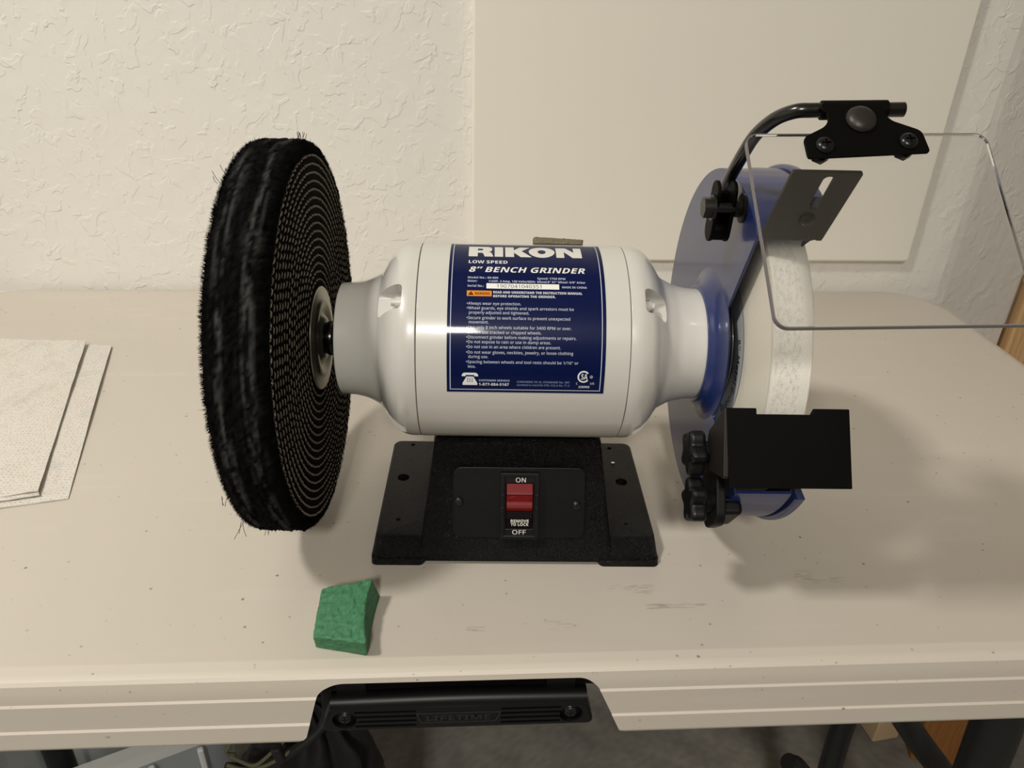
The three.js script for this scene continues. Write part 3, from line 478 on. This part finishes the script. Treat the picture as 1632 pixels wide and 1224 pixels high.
// ---- blue wheel guard
const guardAng = { up: 57, upIn: 50, lo: -24, loIn: -38 };
function sector(R, a1, r1, a2, r2, a1i, a2i, hr) { // disc with the working opening taken out; shape coordinates (-z, y)
  const s = new THREE.Shape(); const P = (r, deg) => [-r * Math.cos(rad(deg)), r * Math.sin(rad(deg))];
  s.moveTo(...P(R, a1)); for (let i = 1; i <= 90; i++) s.lineTo(...P(R, a1 + (360 + a2 - a1) * i / 90));
  s.lineTo(...P(r2, a2i)); for (let i = 1; i <= 14; i++) s.lineTo(...P(r1, a2i + (a1i - a2i) * i / 14)); s.closePath();
  if (hr) { const h = new THREE.Path(); h.absarc(0, 0, hr, 0, 2 * Math.PI, true); s.holes.push(h); }
  return s;
}
{
  const x0 = 0.1352, R = 0.1166;
  const side = alongX(extrude(sector(R, guardAng.up, 0.0515, guardAng.lo, 0.0515, guardAng.upIn, guardAng.loIn, 0.036), 0.0018, 0.0005)).translate(x0, 0, 0);
  const strip = (xa, xb_, ra, rb, a1, a2, n = 110) => { // curved plate between two radii
    const layers = []; for (let i = 0; i <= n; i++) { const a = rad(a1 + (a2 - a1) * i / n), c = Math.cos(a), s = Math.sin(a); layers.push([V(xa, ra * s, ra * c), V(xb_, ra * s, ra * c), V(xb_, rb * s, rb * c), V(xa, rb * s, rb * c)]); } return loft(layers, 0.5); };
  const guard = gp('wheel_guard', merge([side, strip(x0 + 0.0006, 0.1692, R - 0.002, R, guardAng.up, 360 + guardAng.lo)]), bluePaint, 'blue painted steel wheel guard');
  // boss that joins the guard to the motor
  part('guard_boss', latheX([[0.1268, 0.036], [0.1268, 0.0392], [0.1276, 0.0404], [0.1296, 0.0412], [0.1318, 0.0432], [0.1336, 0.0462], [0.1347, 0.0492], [0.1353, 0.0525], [0.1356, 0.0548], [0.137, 0.0515], [0.1372, 0.036]], 120), bluePaint, guard);
  // groove, then the bolted outer cover with its rolled lip
  part('cover_seam', strip(0.1692, 0.1722, R - 0.0045, R - 0.0028, guardAng.up, 360 + guardAng.lo), std(0x10163a, 0.4), guard, 'dark joint between guard and cover');
  part('guard_cover', merge([alongX(extrude(sector(R + 0.0026, guardAng.up + 14, 0.06, guardAng.lo - 1, 0.06, 80, -40), 0.0065, 0.0022, 4)).translate(0.1722, 0, 0)]), bluePaint, guard, 'blue outer guard cover');
  // turned-in end of the guard that carries the spark arrestor
  const a = rad(guardAng.up + 1);
  const tg = new RoundedBoxGeometry(0.032, 0.006, 0.002, 2, 0.0006).applyMatrix4(new THREE.Matrix4().makeBasis(V(1, 0, 0), V(0, Math.sin(a), Math.cos(a)), V(0, -Math.cos(a), Math.sin(a))).setPosition(0.1522, 0.1135 * Math.sin(a), 0.1135 * Math.cos(a)));
  part('guard_tab', tg, bluePaint, guard);
  // spark arrestor: slotted plate held by one screw
  const b = rad(57.5), M = new THREE.Matrix4().makeBasis(V(1, 0, 0), V(0, Math.sin(b), Math.cos(b)), V(0, -Math.cos(b), Math.sin(b)));
  const sp = poly([[-0.0182, -0.026], [0.0172, -0.026], [0.0182, 0.026], [-0.0178, 0.026]], [0.003, 0.0015, 0.0015, 0.002]);
  const slot = new THREE.Path(); slot.absarc(0.0022, 0.0205, 0.0027, 0, Math.PI); slot.lineTo(-0.0005, 0.002); slot.absarc(0.0022, 0.002, 0.0027, Math.PI, 2 * Math.PI); slot.closePath(); sp.holes.push(slot);
  const arrestor = gp('spark_arrestor', extrude(sp, 0.0022, 0.0003).applyMatrix4(M), greyBlack, 'dark grey slotted spark arrestor plate');
  arrestor.position.set(0.1552, A + 0.1175, 0.0735);
  part('arrestor_screw', new THREE.LatheGeometry([[0, 0], [0.0042, 0], [0.0042, 0.0008], [0.0034, 0.002], [0.0018, 0.0028], [0, 0.003]].map((e) => new THREE.Vector2(...e)), 24).rotateX(Math.PI / 2).translate(0.0022, -0.0085, 0.0022).applyMatrix4(M), std(0x2c2c29, 0.35, { metalness: 0.7 }), arrestor);
  part('arrestor_backing', extrude(poly([[0.0085, -0.02], [0.0098, -0.0365], [0.0165, -0.0235], [0.0165, -0.02]], 0.001), 0.0015).translate(0, 0, -0.0025).applyMatrix4(M), satinBlack, arrestor);

  // clamp that carries the shield rod
  const oblong = (w, h) => { const s = new THREE.Shape(); s.absarc(0, h / 2 - w / 2, w / 2, 0, Math.PI); s.absarc(0, -h / 2 + w / 2, w / 2, Math.PI, 2 * Math.PI); s.closePath(); return s; };
  const cy = 0.1005, cz = 0.027;
  const leaf = (x) => alongX(extrude(oblong(0.0145, 0.037), 0.0022, 0.0005)).rotateX(rad(6)).translate(x, cy, cz);
  const clamp = gp('rod_clamp', merge([leaf(0.1178), leaf(0.1275), new THREE.CylinderGeometry(0.0062, 0.0062, 0.0115, 24).rotateZ(Math.PI / 2).translate(0.1238, cy - 0.0115, cz - 0.001), new RoundedBoxGeometry(0.0105, 0.026, 0.003, 2, 0.001).rotateX(rad(6)).translate(0.1238, cy - 0.002, cz - 0.0055)]), blackMetal, 'black folded clamp on the guard');
  const hex = (x, w, r) => new THREE.CylinderGeometry(r, r, w, 6).rotateZ(Math.PI / 2).translate(x, 0.104, 0.032), cyl = (x, w, r) => new THREE.CylinderGeometry(r, r, w, 28).rotateZ(Math.PI / 2).translate(x, 0.104, 0.032);
  part('clamp_bolt', merge([hex(0.1136, 0.005, 0.0062), cyl(0.1168, 0.0014, 0.0074), cyl(0.125, 0.02, 0.003)]), std(0x262523, 0.36, { metalness: 0.5 }), clamp);
  part('clamp_nut', merge([hex(0.1315, 0.0035, 0.0054), cyl(0.1344, 0.0016, 0.0086)]), std(0x1d1c1b, 0.36, { metalness: 0.5 }), clamp);
}
// ---- eye shield on its bent rod
{
  const rod = gp('shield_rod', tube([V(0.126, 0.094, 0.006), V(0.128, 0.1106, 0.0135), V(0.128, 0.1205, 0.0215), V(0.1283, 0.1365, 0.0365), V(0.130, 0.1488, 0.0473), V(0.1345, 0.1592, 0.0595), V(0.1415, 0.1643, 0.0665), V(0.1495, 0.1652, 0.0678), V(0.158, 0.1655, 0.068), V(0.175, 0.166, 0.0681), V(0.196, 0.1667, 0.0682)], 0.0037, 90, 16), rodBlack, 'bent black rod');
  const roll = rad(1.8), vd = V(0, -0.65198, 0.75823);
  const grp = new THREE.Group(); // maths only: frame of the tilted pane
  const X = V(Math.cos(roll), 0, 0).addScaledVector(vd, -Math.sin(roll)).normalize(), Y = vd.clone().negate().addScaledVector(V(1, 0, 0), -Math.sin(-roll) * 0); Y.addScaledVector(X, -Y.dot(X)).normalize(); const Z = X.clone().cross(Y);
  const F = new THREE.Matrix4().makeBasis(X, Y, Z).setPosition(0.172, 0.1577, 0.085);
  const pane = extrude(rrShape(0.1206, 0.1036, 0.006), 0.0028, 0.0001, 1, 10).translate(0, -0.0523, -0.0028).applyMatrix4(F);
  const shield = gp('eye_shield', pane, phys(0xffffff, 0.03, { transmission: 1, thickness: 0.003, ior: 1.49, attenuationColor: new THREE.Color(0xe8e4e8), attenuationDistance: 0.1 }), 'clear plastic eye shield');
  const er = rrShape(0.1216, 0.1046, 0.0065); { const q = rrShape(0.1207, 0.1037, 0.006); const qp = q.getPoints(10); qp.pop(); er.holes.push(new THREE.Path(qp.reverse().filter((e, i, l) => !i || e.distanceTo(l[i - 1]) > 1e-6))); }
  part('pane_edge', extrude(er, 0.0028, 0, 1, 10).translate(0, -0.0523, -0.0028).applyMatrix4(F), phys(0x9d979c, 0.5, { transmission: 0.55, thickness: 0 }), shield, 'sawn translucent edge');
  // the sheet-metal clip; outline in the pane's frame, up positive
  const clip = poly([[-0.0205, 0.0165], [0.0108, 0.0165], [0.0112, 0.009], [0.0135, 0.0062], [0.0272, 0.0002], [0.0288, -0.0126], [-0.0324, -0.0158], [-0.0328, -0.0036], [-0.0215, 0.0025], [-0.0185, 0.0062], [-0.0185, 0.0115], [-0.0205, 0.0125]], [0.001, 0.001, 0.002, 0.002, 0.003, 0.002, 0.002, 0.003, 0.002, 0.003, 0.0006, 0.0006]);
  const cg = extrude(clip, 0.0016, 0.0003).translate(0, 0, 0.0003).applyMatrix4(F);
  const c = gp('shield_clip', merge([cg, tube([V(0.154, 0.1653, 0.068), V(0.17, 0.1658, 0.068), V(0.187, 0.1664, 0.0681)], 0.0048, 20, 16)]), blackMetal, 'black sheet-metal clip');
  const dome = (r, h) => new THREE.LatheGeometry([[0, 0], [r, 0], [r, h * 0.25], [r * 0.86, h * 0.66], [r * 0.5, h * 0.93], [0, h]].map((e) => new THREE.Vector2(...e)), 28).rotateX(Math.PI / 2);
  const screwMat = std(0x1f1f20, 0.27, { metalness: 0.5 });
  part('clip_button', dome(0.0076, 0.0042).translate(-0.0027, 0.0063, 0.0019).applyMatrix4(F), std(0x2c2825, 0.42, { metalness: 0.3 }), c);
  for (const [u, v] of [[-0.0233, -0.0088], [0.0186, -0.0066]]) part('clip_screw', csg(dome(0.0046, 0.003), [new THREE.BoxGeometry(0.0046, 0.001, 0.003).translate(0, 0, 0.003), new THREE.BoxGeometry(0.001, 0.0046, 0.003).translate(0, 0, 0.003)]).translate(u, v, 0.0019).applyMatrix4(F), screwMat, c);
  for (const [u, v] of [[-0.0238, -0.0105], [0.0182, -0.0085]]) part('clip_nut', new THREE.CylinderGeometry(0.0045, 0.0045, 0.003, 6).rotateX(Math.PI / 2).translate(u, v, -0.0044).applyMatrix4(F), screwMat, c);
}
// ---- tool rest
{
  const top = V(0, 0.0102, 0.1035), dn = V(0, -0.0362, 0.0205).normalize(), Lh = 0.0452; const X = V(1, 0, 0), Y = dn.clone().negate(), Z = X.clone().cross(Y);
  const F = new THREE.Matrix4().makeBasis(X, Y, Z).setPosition(0, top.y, top.z);
  const s = poly([[0.1216, 0], [0.1386, 0], [0.1388, -0.0034], [0.1702, -0.0034], [0.1722, 0], [0.1918, 0], [0.194, -Lh], [0.1236, -Lh]], [0.0006, 0.0006, 0.0003, 0.0003, 0.0003, 0.0008, 0.0008, 0.0006]);
  const rest = gp('tool_rest', extrude(s, 0.0035, 0.0004).translate(0, 0, -0.0035).applyMatrix4(F), blackMetal, 'black notched steel tool rest');
  const gus = poly([[-0.103, 0.0098], [-0.1225, -0.0255], [-0.092, -0.0395], [-0.0825, -0.019]], [0.001, 0.002, 0.008, 0.003]);
  part('rest_flange', alongX(extrude(gus, 0.003, 0.0005)).translate(0.1205, 0, 0), std(0x15110e, 0.5), rest);
  const armShape = poly([[-0.073, -0.028], [-0.089, -0.03], [-0.1125, -0.0665], [-0.092, -0.0865], [-0.07, -0.06]], 0.008);
  part('support_arm', merge([alongX(extrude(armShape, 0.006, 0.0012)).translate(0.1255, 0, 0), new RoundedBoxGeometry(0.017, 0.03, 0.009, 3, 0.003).rotateX(rad(38)).translate(0.134, -0.0705, 0.0955)]), satinBlack, rest);
  const knobShape = new THREE.Shape(); { const n = 5, ro = 0.0148, ri = 0.0098; for (let i = 0; i <= 80; i++) { const t = 2 * Math.PI * i / 80; const k = ri + (ro - ri) * Math.pow(0.5 + 0.5 * Math.cos(n * t), 0.8); i ? knobShape.lineTo(k * Math.cos(t), k * Math.sin(t)) : knobShape.moveTo(k, 0); } }
  const kg = merge([alongX(extrude(knobShape, 0.0105, 0.0028, 4)).translate(-0.0055, 0, 0), new THREE.CylinderGeometry(0.0062, 0.0075, 0.007, 24).rotateZ(-Math.PI / 2).translate(0.0082, 0, 0), new THREE.CylinderGeometry(0.0032, 0.0032, 0.018, 16).rotateZ(Math.PI / 2).translate(0.011, 0, 0), new THREE.CylinderGeometry(0.0068, 0.0068, 0.0014, 24).rotateZ(Math.PI / 2).translate(0.013, 0, 0)]);
  const k1 = gp('clamp_knob', kg, plasticBlack, 'black plastic star knob'); k1.position.set(0.1142, A - 0.0335, 0.0835); k1.rotation.x = 0.25;
  const k2 = gp('clamp_knob', kg, plasticBlack, 'black plastic star knob'); k2.position.set(0.115, A - 0.0598, 0.0975); k2.rotation.x = 0.9;
}
// the abrasive stick lying on the motor
{
  const g = warpBox([[-0.0165, 0, 0.006], [0.0165, 0, 0.006], [0.0165, 0, -0.01], [-0.0165, 0, -0.01]], [[-0.0163, 0.0046, 0.006], [0.0165, 0.0031, 0.006], [0.0165, 0.0031, -0.01], [-0.0163, 0.0046, -0.01]], 18, 0.0004, 0.06);
  const sparkle = canvasTex(256, 256, (c, W) => { c.fillStyle = '#6e6653'; c.fillRect(0, 0, W, W); const r = mulberry(3); for (let i = 0; i < 1500; i++) { c.fillStyle = ['#4c4538', '#8d8470', '#5c5442', '#b3a98f'][Math.floor(r() * 4)]; c.globalAlpha = 0.6; c.fillRect(r() * W, r() * W, 1 + 3 * r(), 1 + 3 * r()); } });
  sparkle.repeat.set(30, 30);
  const m = part('dressing_stone', boxUV(g), std(0xffffff, 0.9, { map: sparkle }), scene);
  const loc = V(0.0325, 0, -0.0258).applyAxisAngle(V(0, 1, 0), rad(-2.17));
  m.position.set(0.03 + loc.x, T + A + 0.06, 0.0168 + loc.z); m.rotation.set(rad(-23), rad(-2.17), 0, 'YXZ');
  Object.assign(m.userData, { label: 'small rough brown abrasive stone lying on top of the white motor', category: 'stone' });
}
function warpBox(bot, topc, n, amp, round, f = 260) {   // corners [fl, fr, br, bl]; rough solid
  const g0 = new THREE.BoxGeometry(1, 1, 1, n, n, n); g0.deleteAttribute('uv'); g0.deleteAttribute('normal'); const g = mergeVertices(g0, 1e-5);
  { const p = g.attributes.position, k = 0.5 - round, q = V(0, 0, 0), c = V(0, 0, 0); for (let i = 0; i < p.count; i++) { q.fromBufferAttribute(p, i); c.copy(q).clampScalar(-k, k); q.sub(c); if (q.length() > 0) q.setLength(round); q.add(c); p.setXYZ(i, q.x, q.y, q.z); } }
  const p = g.attributes.position; const q = V(0, 0, 0);
  for (let i = 0; i < p.count; i++) { const u = p.getX(i) + .5, v = p.getY(i) + .5, w = p.getZ(i) + .5; const mixc = (C) => [0, 1, 2].map((k) => (C[0][k] * (1 - u) + C[1][k] * u) * w + (C[3][k] * (1 - u) + C[2][k] * u) * (1 - w)); const a = mixc(bot), b = mixc(topc);
    q.set(a[0] + (b[0] - a[0]) * v, a[1] + (b[1] - a[1]) * v, a[2] + (b[2] - a[2]) * v);
    const d = n3(q.x * f, q.y * f, q.z * f) * amp + n3(q.x * f * 3, q.y * f * 3, q.z * f * 3 + 9) * amp * 0.5; const e = V(u - .5, v - .5, w - .5).normalize(); if (v > 0.06) q.addScaledVector(e, d); p.setXYZ(i, q.x, q.y, q.z); }
  g.computeVertexNormals(); return g;
}

// ------------------------------------------------------------------ green polishing compound
{
  const g = warpBox([[-0.0161, 0, 0.0182], [0.0177, 0, 0.0261], [0.0202, 0, -0.0244], [-0.0155, 0, -0.018]], [[-0.0159, 0.0125, 0.0212], [0.0187, 0.0155, 0.03], [0.0192, 0.0225, -0.0177], [-0.0153, 0.0195, -0.0127]], 34, 0.00036, 0.045);
  { const p = g.attributes.position; const q = V(0, 0, 0); for (let i = 0; i < p.count; i++) { q.fromBufferAttribute(p, i); // broken, hollowed right-hand face and pitted top
      const z = (q.z - 0.004) / 0.03; if (q.x > 0.004) q.x -= 0.0046 * Math.max(0, 1 - z * z) * sm(0.004, 0.0165, q.x) * (0.4 + 0.6 * sm(0, 0.02, q.y));
      const pit = sm(0.4, 0.75, n3(q.x * 240, q.y * 100, q.z * 240 + 4)); if (q.y > 0.01) q.y += -0.0014 * pit + 0.0005 * n3(q.x * 160, 3, q.z * 160); p.setXYZ(i, q.x, q.y, q.z); } g.computeVertexNormals(); }
  const tex = canvasTex(512, 512, (c, W) => { c.fillStyle = '#3b7350'; c.fillRect(0, 0, W, W); const r = mulberry(17); for (let i = 0; i < 1400; i++) { c.globalAlpha = 0.05 + 0.2 * r(); c.fillStyle = ['#2d6142', '#57946c', '#356f4b', '#6ba682', '#27523a'][Math.floor(r() * 5)]; c.beginPath(); c.ellipse(r() * W, r() * W, 2 + 22 * r() * r(), 2 + 9 * r() * r(), r() * 3, 0, 7); c.fill(); } for (let i = 0; i < 60; i++) { c.globalAlpha = .8; c.fillStyle = r() > .6 ? '#8fbf9f' : '#1b3b28'; c.beginPath(); c.arc(r() * W, r() * W, 1 + 2.2 * r(), 0, 7); c.fill(); } });
  tex.repeat.set(22, 22);
  const m = part('polishing_compound', boxUV(g), std(0xffffff, 0.7, { map: tex, bumpMap: grainFine, bumpScale: 0.0004 }), scene); m.position.set(-0.0765, T, 0.1305);
  Object.assign(m.userData, { label: 'broken green block of polishing compound lying at the front of the table', category: 'compound' });
}

// ------------------------------------------------------------------ folded paper towel
{
  const emboss = (() => { const W = 1024, c = 24, n = Math.floor(W / c), r = mulberry(77), cells = Array.from({ length: (n + 1) * (n + 1) }, () => [(r() - .5) * 11, (r() - .5) * 11, 0.4 + 0.6 * r()]);
    return dataTex(W, W, (u, v, i, j) => { let h = 0; const ci = Math.floor(i / c), cj = Math.floor(j / c); for (let a = -1; a < 2; a++) for (let b = -1; b < 2; b++) { const x = (ci + a + n + 1) % (n + 1), y = (cj + b + n + 1) % (n + 1), k = cells[y * (n + 1) + x]; const d2 = (i - (ci + a + .5) * c - k[0]) ** 2 + (j - (cj + b + .5) * c - k[1]) ** 2; h = Math.max(h, k[2] * Math.exp(-d2 / 34)); } return 0.65 - 0.5 * h + 0.1 * tile(u, v, 3); }); })();
  emboss.repeat.set(1 / 0.15, 1 / 0.15);
  const stain = canvasTex(512, 512, (c, W) => { c.fillStyle = '#d4cfc7'; c.fillRect(0, 0, W, W); const r = mulberry(41); for (let i = 0; i < 160; i++) { c.globalAlpha = .03 + .06 * r(); c.fillStyle = r() > .4 ? '#8d8a80' : '#d3b8a8'; c.beginPath(); c.ellipse(r() * W, r() * W, 8 + 40 * r(), 4 + 14 * r(), r() * 3, 0, 7); c.fill(); } }); stain.repeat.set(1 / 0.2, 1 / 0.2);
  const mat = std(0xffffff, 0.9, { map: stain, bumpMap: emboss, bumpScale: 0.0013 });
  const towel = thing('paper_towel', 'folded white embossed paper towel lying on the left of the table', 'paper towel', [-0.45, T, -0.12]);
  const sheet = (c, fn) => { const NU = 60, NV = 60, pos = [], uv = [], idx = []; const th = 0.0007;
    const P = (u, v) => { const x = (c[0][0] * (1 - u) + c[1][0] * u) * (1 - v) + (c[3][0] * (1 - u) + c[2][0] * u) * v, z = (c[0][1] * (1 - u) + c[1][1] * u) * (1 - v) + (c[3][1] * (1 - u) + c[2][1] * u) * v; return [x + 0.45, fn(u, v), z + 0.12]; };
    for (const o of [th, 0]) for (let j = 0; j <= NV; j++) for (let i = 0; i <= NU; i++) { const [x, y, z] = P(i / NU, j / NV); pos.push(x, y + o, z); uv.push(x, -z); }
    const n = NU + 1, B = n * (NV + 1); for (let j = 0; j < NV; j++) for (let i = 0; i < NU; i++) { const a = j * n + i, b = a + 1, d = a + n, e = d + 1; idx.push(a, d, e, a, e, b, B + a, B + e, B + d, B + a, B + b, B + e); }
    const edge = (a, b) => idx.push(a, b, B + b, a, B + b, B + a);
    for (let i = 0; i < NU; i++) { edge(i + 1, i); edge(NV * n + i, NV * n + i + 1); } for (let j = 0; j < NV; j++) { edge(j * n, (j + 1) * n); edge((j + 1) * n + NU, j * n + NU); }
    const g = new THREE.BufferGeometry(); g.setAttribute('position', new THREE.Float32BufferAttribute(pos, 3)); g.setAttribute('uv', new THREE.Float32BufferAttribute(uv, 2)); g.setIndex(idx); g.computeVertexNormals(); return toCreasedNormals(g, 1); };
  // corners: back-left, back-right, front-right, front-left; v runs to the viewer
  part('lower_layer', sheet([[-0.57, -0.29], [-0.3745, -0.2675], [-0.3055, -0.004], [-0.50, 0.042]], (u, v) => 0.0004 + 0.0022 * sm(0.55, 1, u) * (0.8 + 0.4 * Math.sin(v * 5)) * (1 - 0.75 * sm(0.75, 1, v)) + 0.0004 * n2(u * 5, v * 5)), mat, towel);
  part('upper_layer', sheet([[-0.575, -0.295], [-0.4, -0.268], [-0.329, -0.0085], [-0.505, 0.032]], (u, v) => 0.0024 + 0.0034 * sm(0.5, 1, u) * (0.9 + 0.3 * Math.sin(v * 4 + 1)) + 0.0008 * sm(0.85, 1, 1 - v) + 0.0006 * n2(u * 6 + 3, v * 6)), mat, towel);
  part('fold', sheet([[-0.50, -0.02], [-0.3345, -0.018], [-0.327, -0.0055], [-0.503, 0.037]], (u, v) => 0.0016 + 0.0014 * u + 0.0004 * n2(u * 9, v)), mat, towel);
}

// ------------------------------------------------------------------ things below and beside the table
const pine = canvasTex(512, 1024, (c, W, H) => { c.fillStyle = '#c9a477'; c.fillRect(0, 0, W, H); const r = mulberry(8); for (let i = 0; i < 240; i++) { c.globalAlpha = .08 + .14 * r(); c.strokeStyle = r() > .5 ? '#9c6a34' : '#e0b985'; c.lineWidth = 1 + 5 * r(); const x = r() * W, k = r() * 9; c.beginPath(); for (let y = 0; y <= H; y += 16) c.lineTo(x + 9 * n2(k, y / 260) + 3 * n2(k + 9, y / 60), y); c.stroke(); }
  c.globalAlpha = 1; for (const [x, y, s] of [[160, 330, 1]]) { for (let k = 5; k > 0; k--) { c.fillStyle = ['#2b1a0b', '#5a3618', '#8a5c2c', '#a87640', '#b98850'][k - 1]; c.globalAlpha = k > 2 ? 0.5 : 0.95; c.beginPath(); c.ellipse(x, y, 9 * k * s, 13 * k * s, 0, 0, 7); c.fill(); } } });
pine.repeat.set(1 / 0.18, 1 / 0.36);
const pineMat = std(0xffffff, 0.6, { map: pine });
{
  const w = thing('wood_post', 'pale pine post standing past the end of the textured wall', 'post', [0.875, 0, -0.5], rad(-8));
  part('stud', boxUV(new RoundedBoxGeometry(0.14, 1.2, 0.04, 2, 0.004).translate(0, 0.6, 0)), pineMat, w);
  part('stud', boxUV(new RoundedBoxGeometry(0.04, 1.2, 0.09, 2, 0.004).translate(0.05, 0.6, -0.066)), pineMat, w);
  const b = thing('wood_upright', 'orange-brown wooden upright behind the near right table leg', 'post', [0.76, 0, -0.27], rad(-14));
  part('board', boxUV(new RoundedBoxGeometry(0.085, 0.62, 0.035, 2, 0.003).translate(0, 0.31, 0)), std(0xb89a74, 0.6, { map: pine }), b);
  part('edge_strip', boxUV(new RoundedBoxGeometry(0.018, 0.62, 0.05, 2, 0.002).translate(0.045, 0.31, 0.012)), std(0xe0bd8c, 0.6, { map: pine }), b);
  const c = part('wood_offcut', boxUV(new RoundedBoxGeometry(0.047, 0.2, 0.04, 2, 0.003).translate(0, 0.1, 0)), std(0xc2a988, 0.7), scene); c.position.set(0.688, 0, -0.318); c.rotation.y = rad(8);
  Object.assign(c.userData, { label: 'short pale wood offcut on the floor below the right of the table', category: 'wood block' });
}
{ // translucent storage box under the left of the table
  const t = thing('storage_box', 'translucent white ribbed plastic storage box below the left of the table', 'box', [-0.39, 0, -0.08], rad(24));
  const mat = phys(0xdfe3e6, 0.35, { transmission: 0.75, thickness: 0, ior: 1.45 });
  const ringB = (o, y, r = 0.03) => rrLoop(-0.125 - o, 0.125 + o, -0.1 - o, 0.1 + o, r, y, 5);
  part('tub', loft([ringB(-0.025, 0.003), ringB(0, 0.43), ringB(0.004, 0.432), ringB(0.004, 0.44), ringB(-0.003, 0.44), ringB(-0.004, 0.43), ringB(-0.029, 0.007)], 0.6), mat, t);
  part('rim', loft([ringB(0.003, 0.43), ringB(0.012, 0.43), ringB(0.012, 0.445), ringB(-0.002, 0.445)], 0.6, false, false), phys(0xeef0f0, 0.4, { transmission: 0.4, thickness: 0 }), t);
  for (let i = 0; i < 5; i++) for (const s of [1, -1]) part('rib', new RoundedBoxGeometry(0.006, 0.36, 0.006, 2, 0.002).rotateX(s * rad(3.2)).translate(-0.09 + i * 0.045, 0.235, s * 0.094), phys(0xf2f3f3, 0.45, { transmission: 0.3, thickness: 0 }), t);
}
{ // black drawstring bag with cords
  const t = thing('drawstring_bag', 'black cloth bag with olive cords below the table handle', 'bag', [-0.155, 0, 0.02]);
  const g = new THREE.SphereGeometry(1, 90, 70), p = g.attributes.position, q = V(0, 0, 0);
  for (let i = 0; i < p.count; i++) { q.fromBufferAttribute(p, i); const yy = q.y, a = Math.atan2(q.z, q.x); const w = yy > 0 ? 1 - 0.05 * yy : 1; const f = 0.006 * Math.sin(a * 9 + yy * 4) * sm(-0.2, 0.9, yy) + 0.004 * n3(q.x * 3, q.y * 3, q.z * 3);
    const e = (v, k) => Math.sign(v) * Math.pow(Math.abs(v), k); p.setXYZ(i, (e(q.x, 0.8) * 0.074 + q.x * f * 2) * w + 0.012 * yy, 0.266 + yy * 0.263 + (yy > 0.5 ? f : 0), (e(q.z, 0.8) * 0.07 + q.z * f * 2) * w); }
  g.computeVertexNormals();
  const bagMat = std(0x0b0b0c, 0.8, { bumpMap: grainFine, bumpScale: 0.0004 });
  part('bag_body', g, bagMat, t);
  const cordMat = std(0x55573f, 0.85), blk = std(0x0e0e0f, 0.7); const L = (x, y, z) => V(x + 0.155, y, z - 0.02);
  part('draw_cord', tube([L(-0.189, 0.60, 0.08), L(-0.187, 0.565, 0.08), L(-0.192, 0.552, 0.083), L(-0.187, 0.545, 0.08), L(-0.193, 0.541, 0.077), L(-0.182, 0.535, 0.08), L(-0.17, 0.538, 0.085), L(-0.158, 0.545, 0.08), L(-0.15, 0.55, 0.075), L(-0.14, 0.553, 0.06)], 0.0016, 60, 8), cordMat, t, 'olive patterned cord');
  part('draw_cord', tube([L(-0.195, 0.532, 0.08), L(-0.18, 0.53, 0.083), L(-0.165, 0.533, 0.083), L(-0.15, 0.54, 0.08), L(-0.135, 0.543, 0.07)], 0.0016, 40, 8), cordMat, t, 'olive patterned cord');
  part('cord_lock', new RoundedBoxGeometry(0.008, 0.016, 0.008, 2, 0.002).rotateZ(0.2).translate(-0.152 + 0.155, 0.545, 0.06), blk, t);
  part('hem_strap', tube([L(-0.20, 0.515, 0.07), L(-0.165, 0.527, 0.078), L(-0.13, 0.548, 0.072), L(-0.116, 0.56, 0.06), L(-0.114, 0.60, 0.055)], 0.004, 40, 8), blk, t);
}
renderer.render(scene, camera);
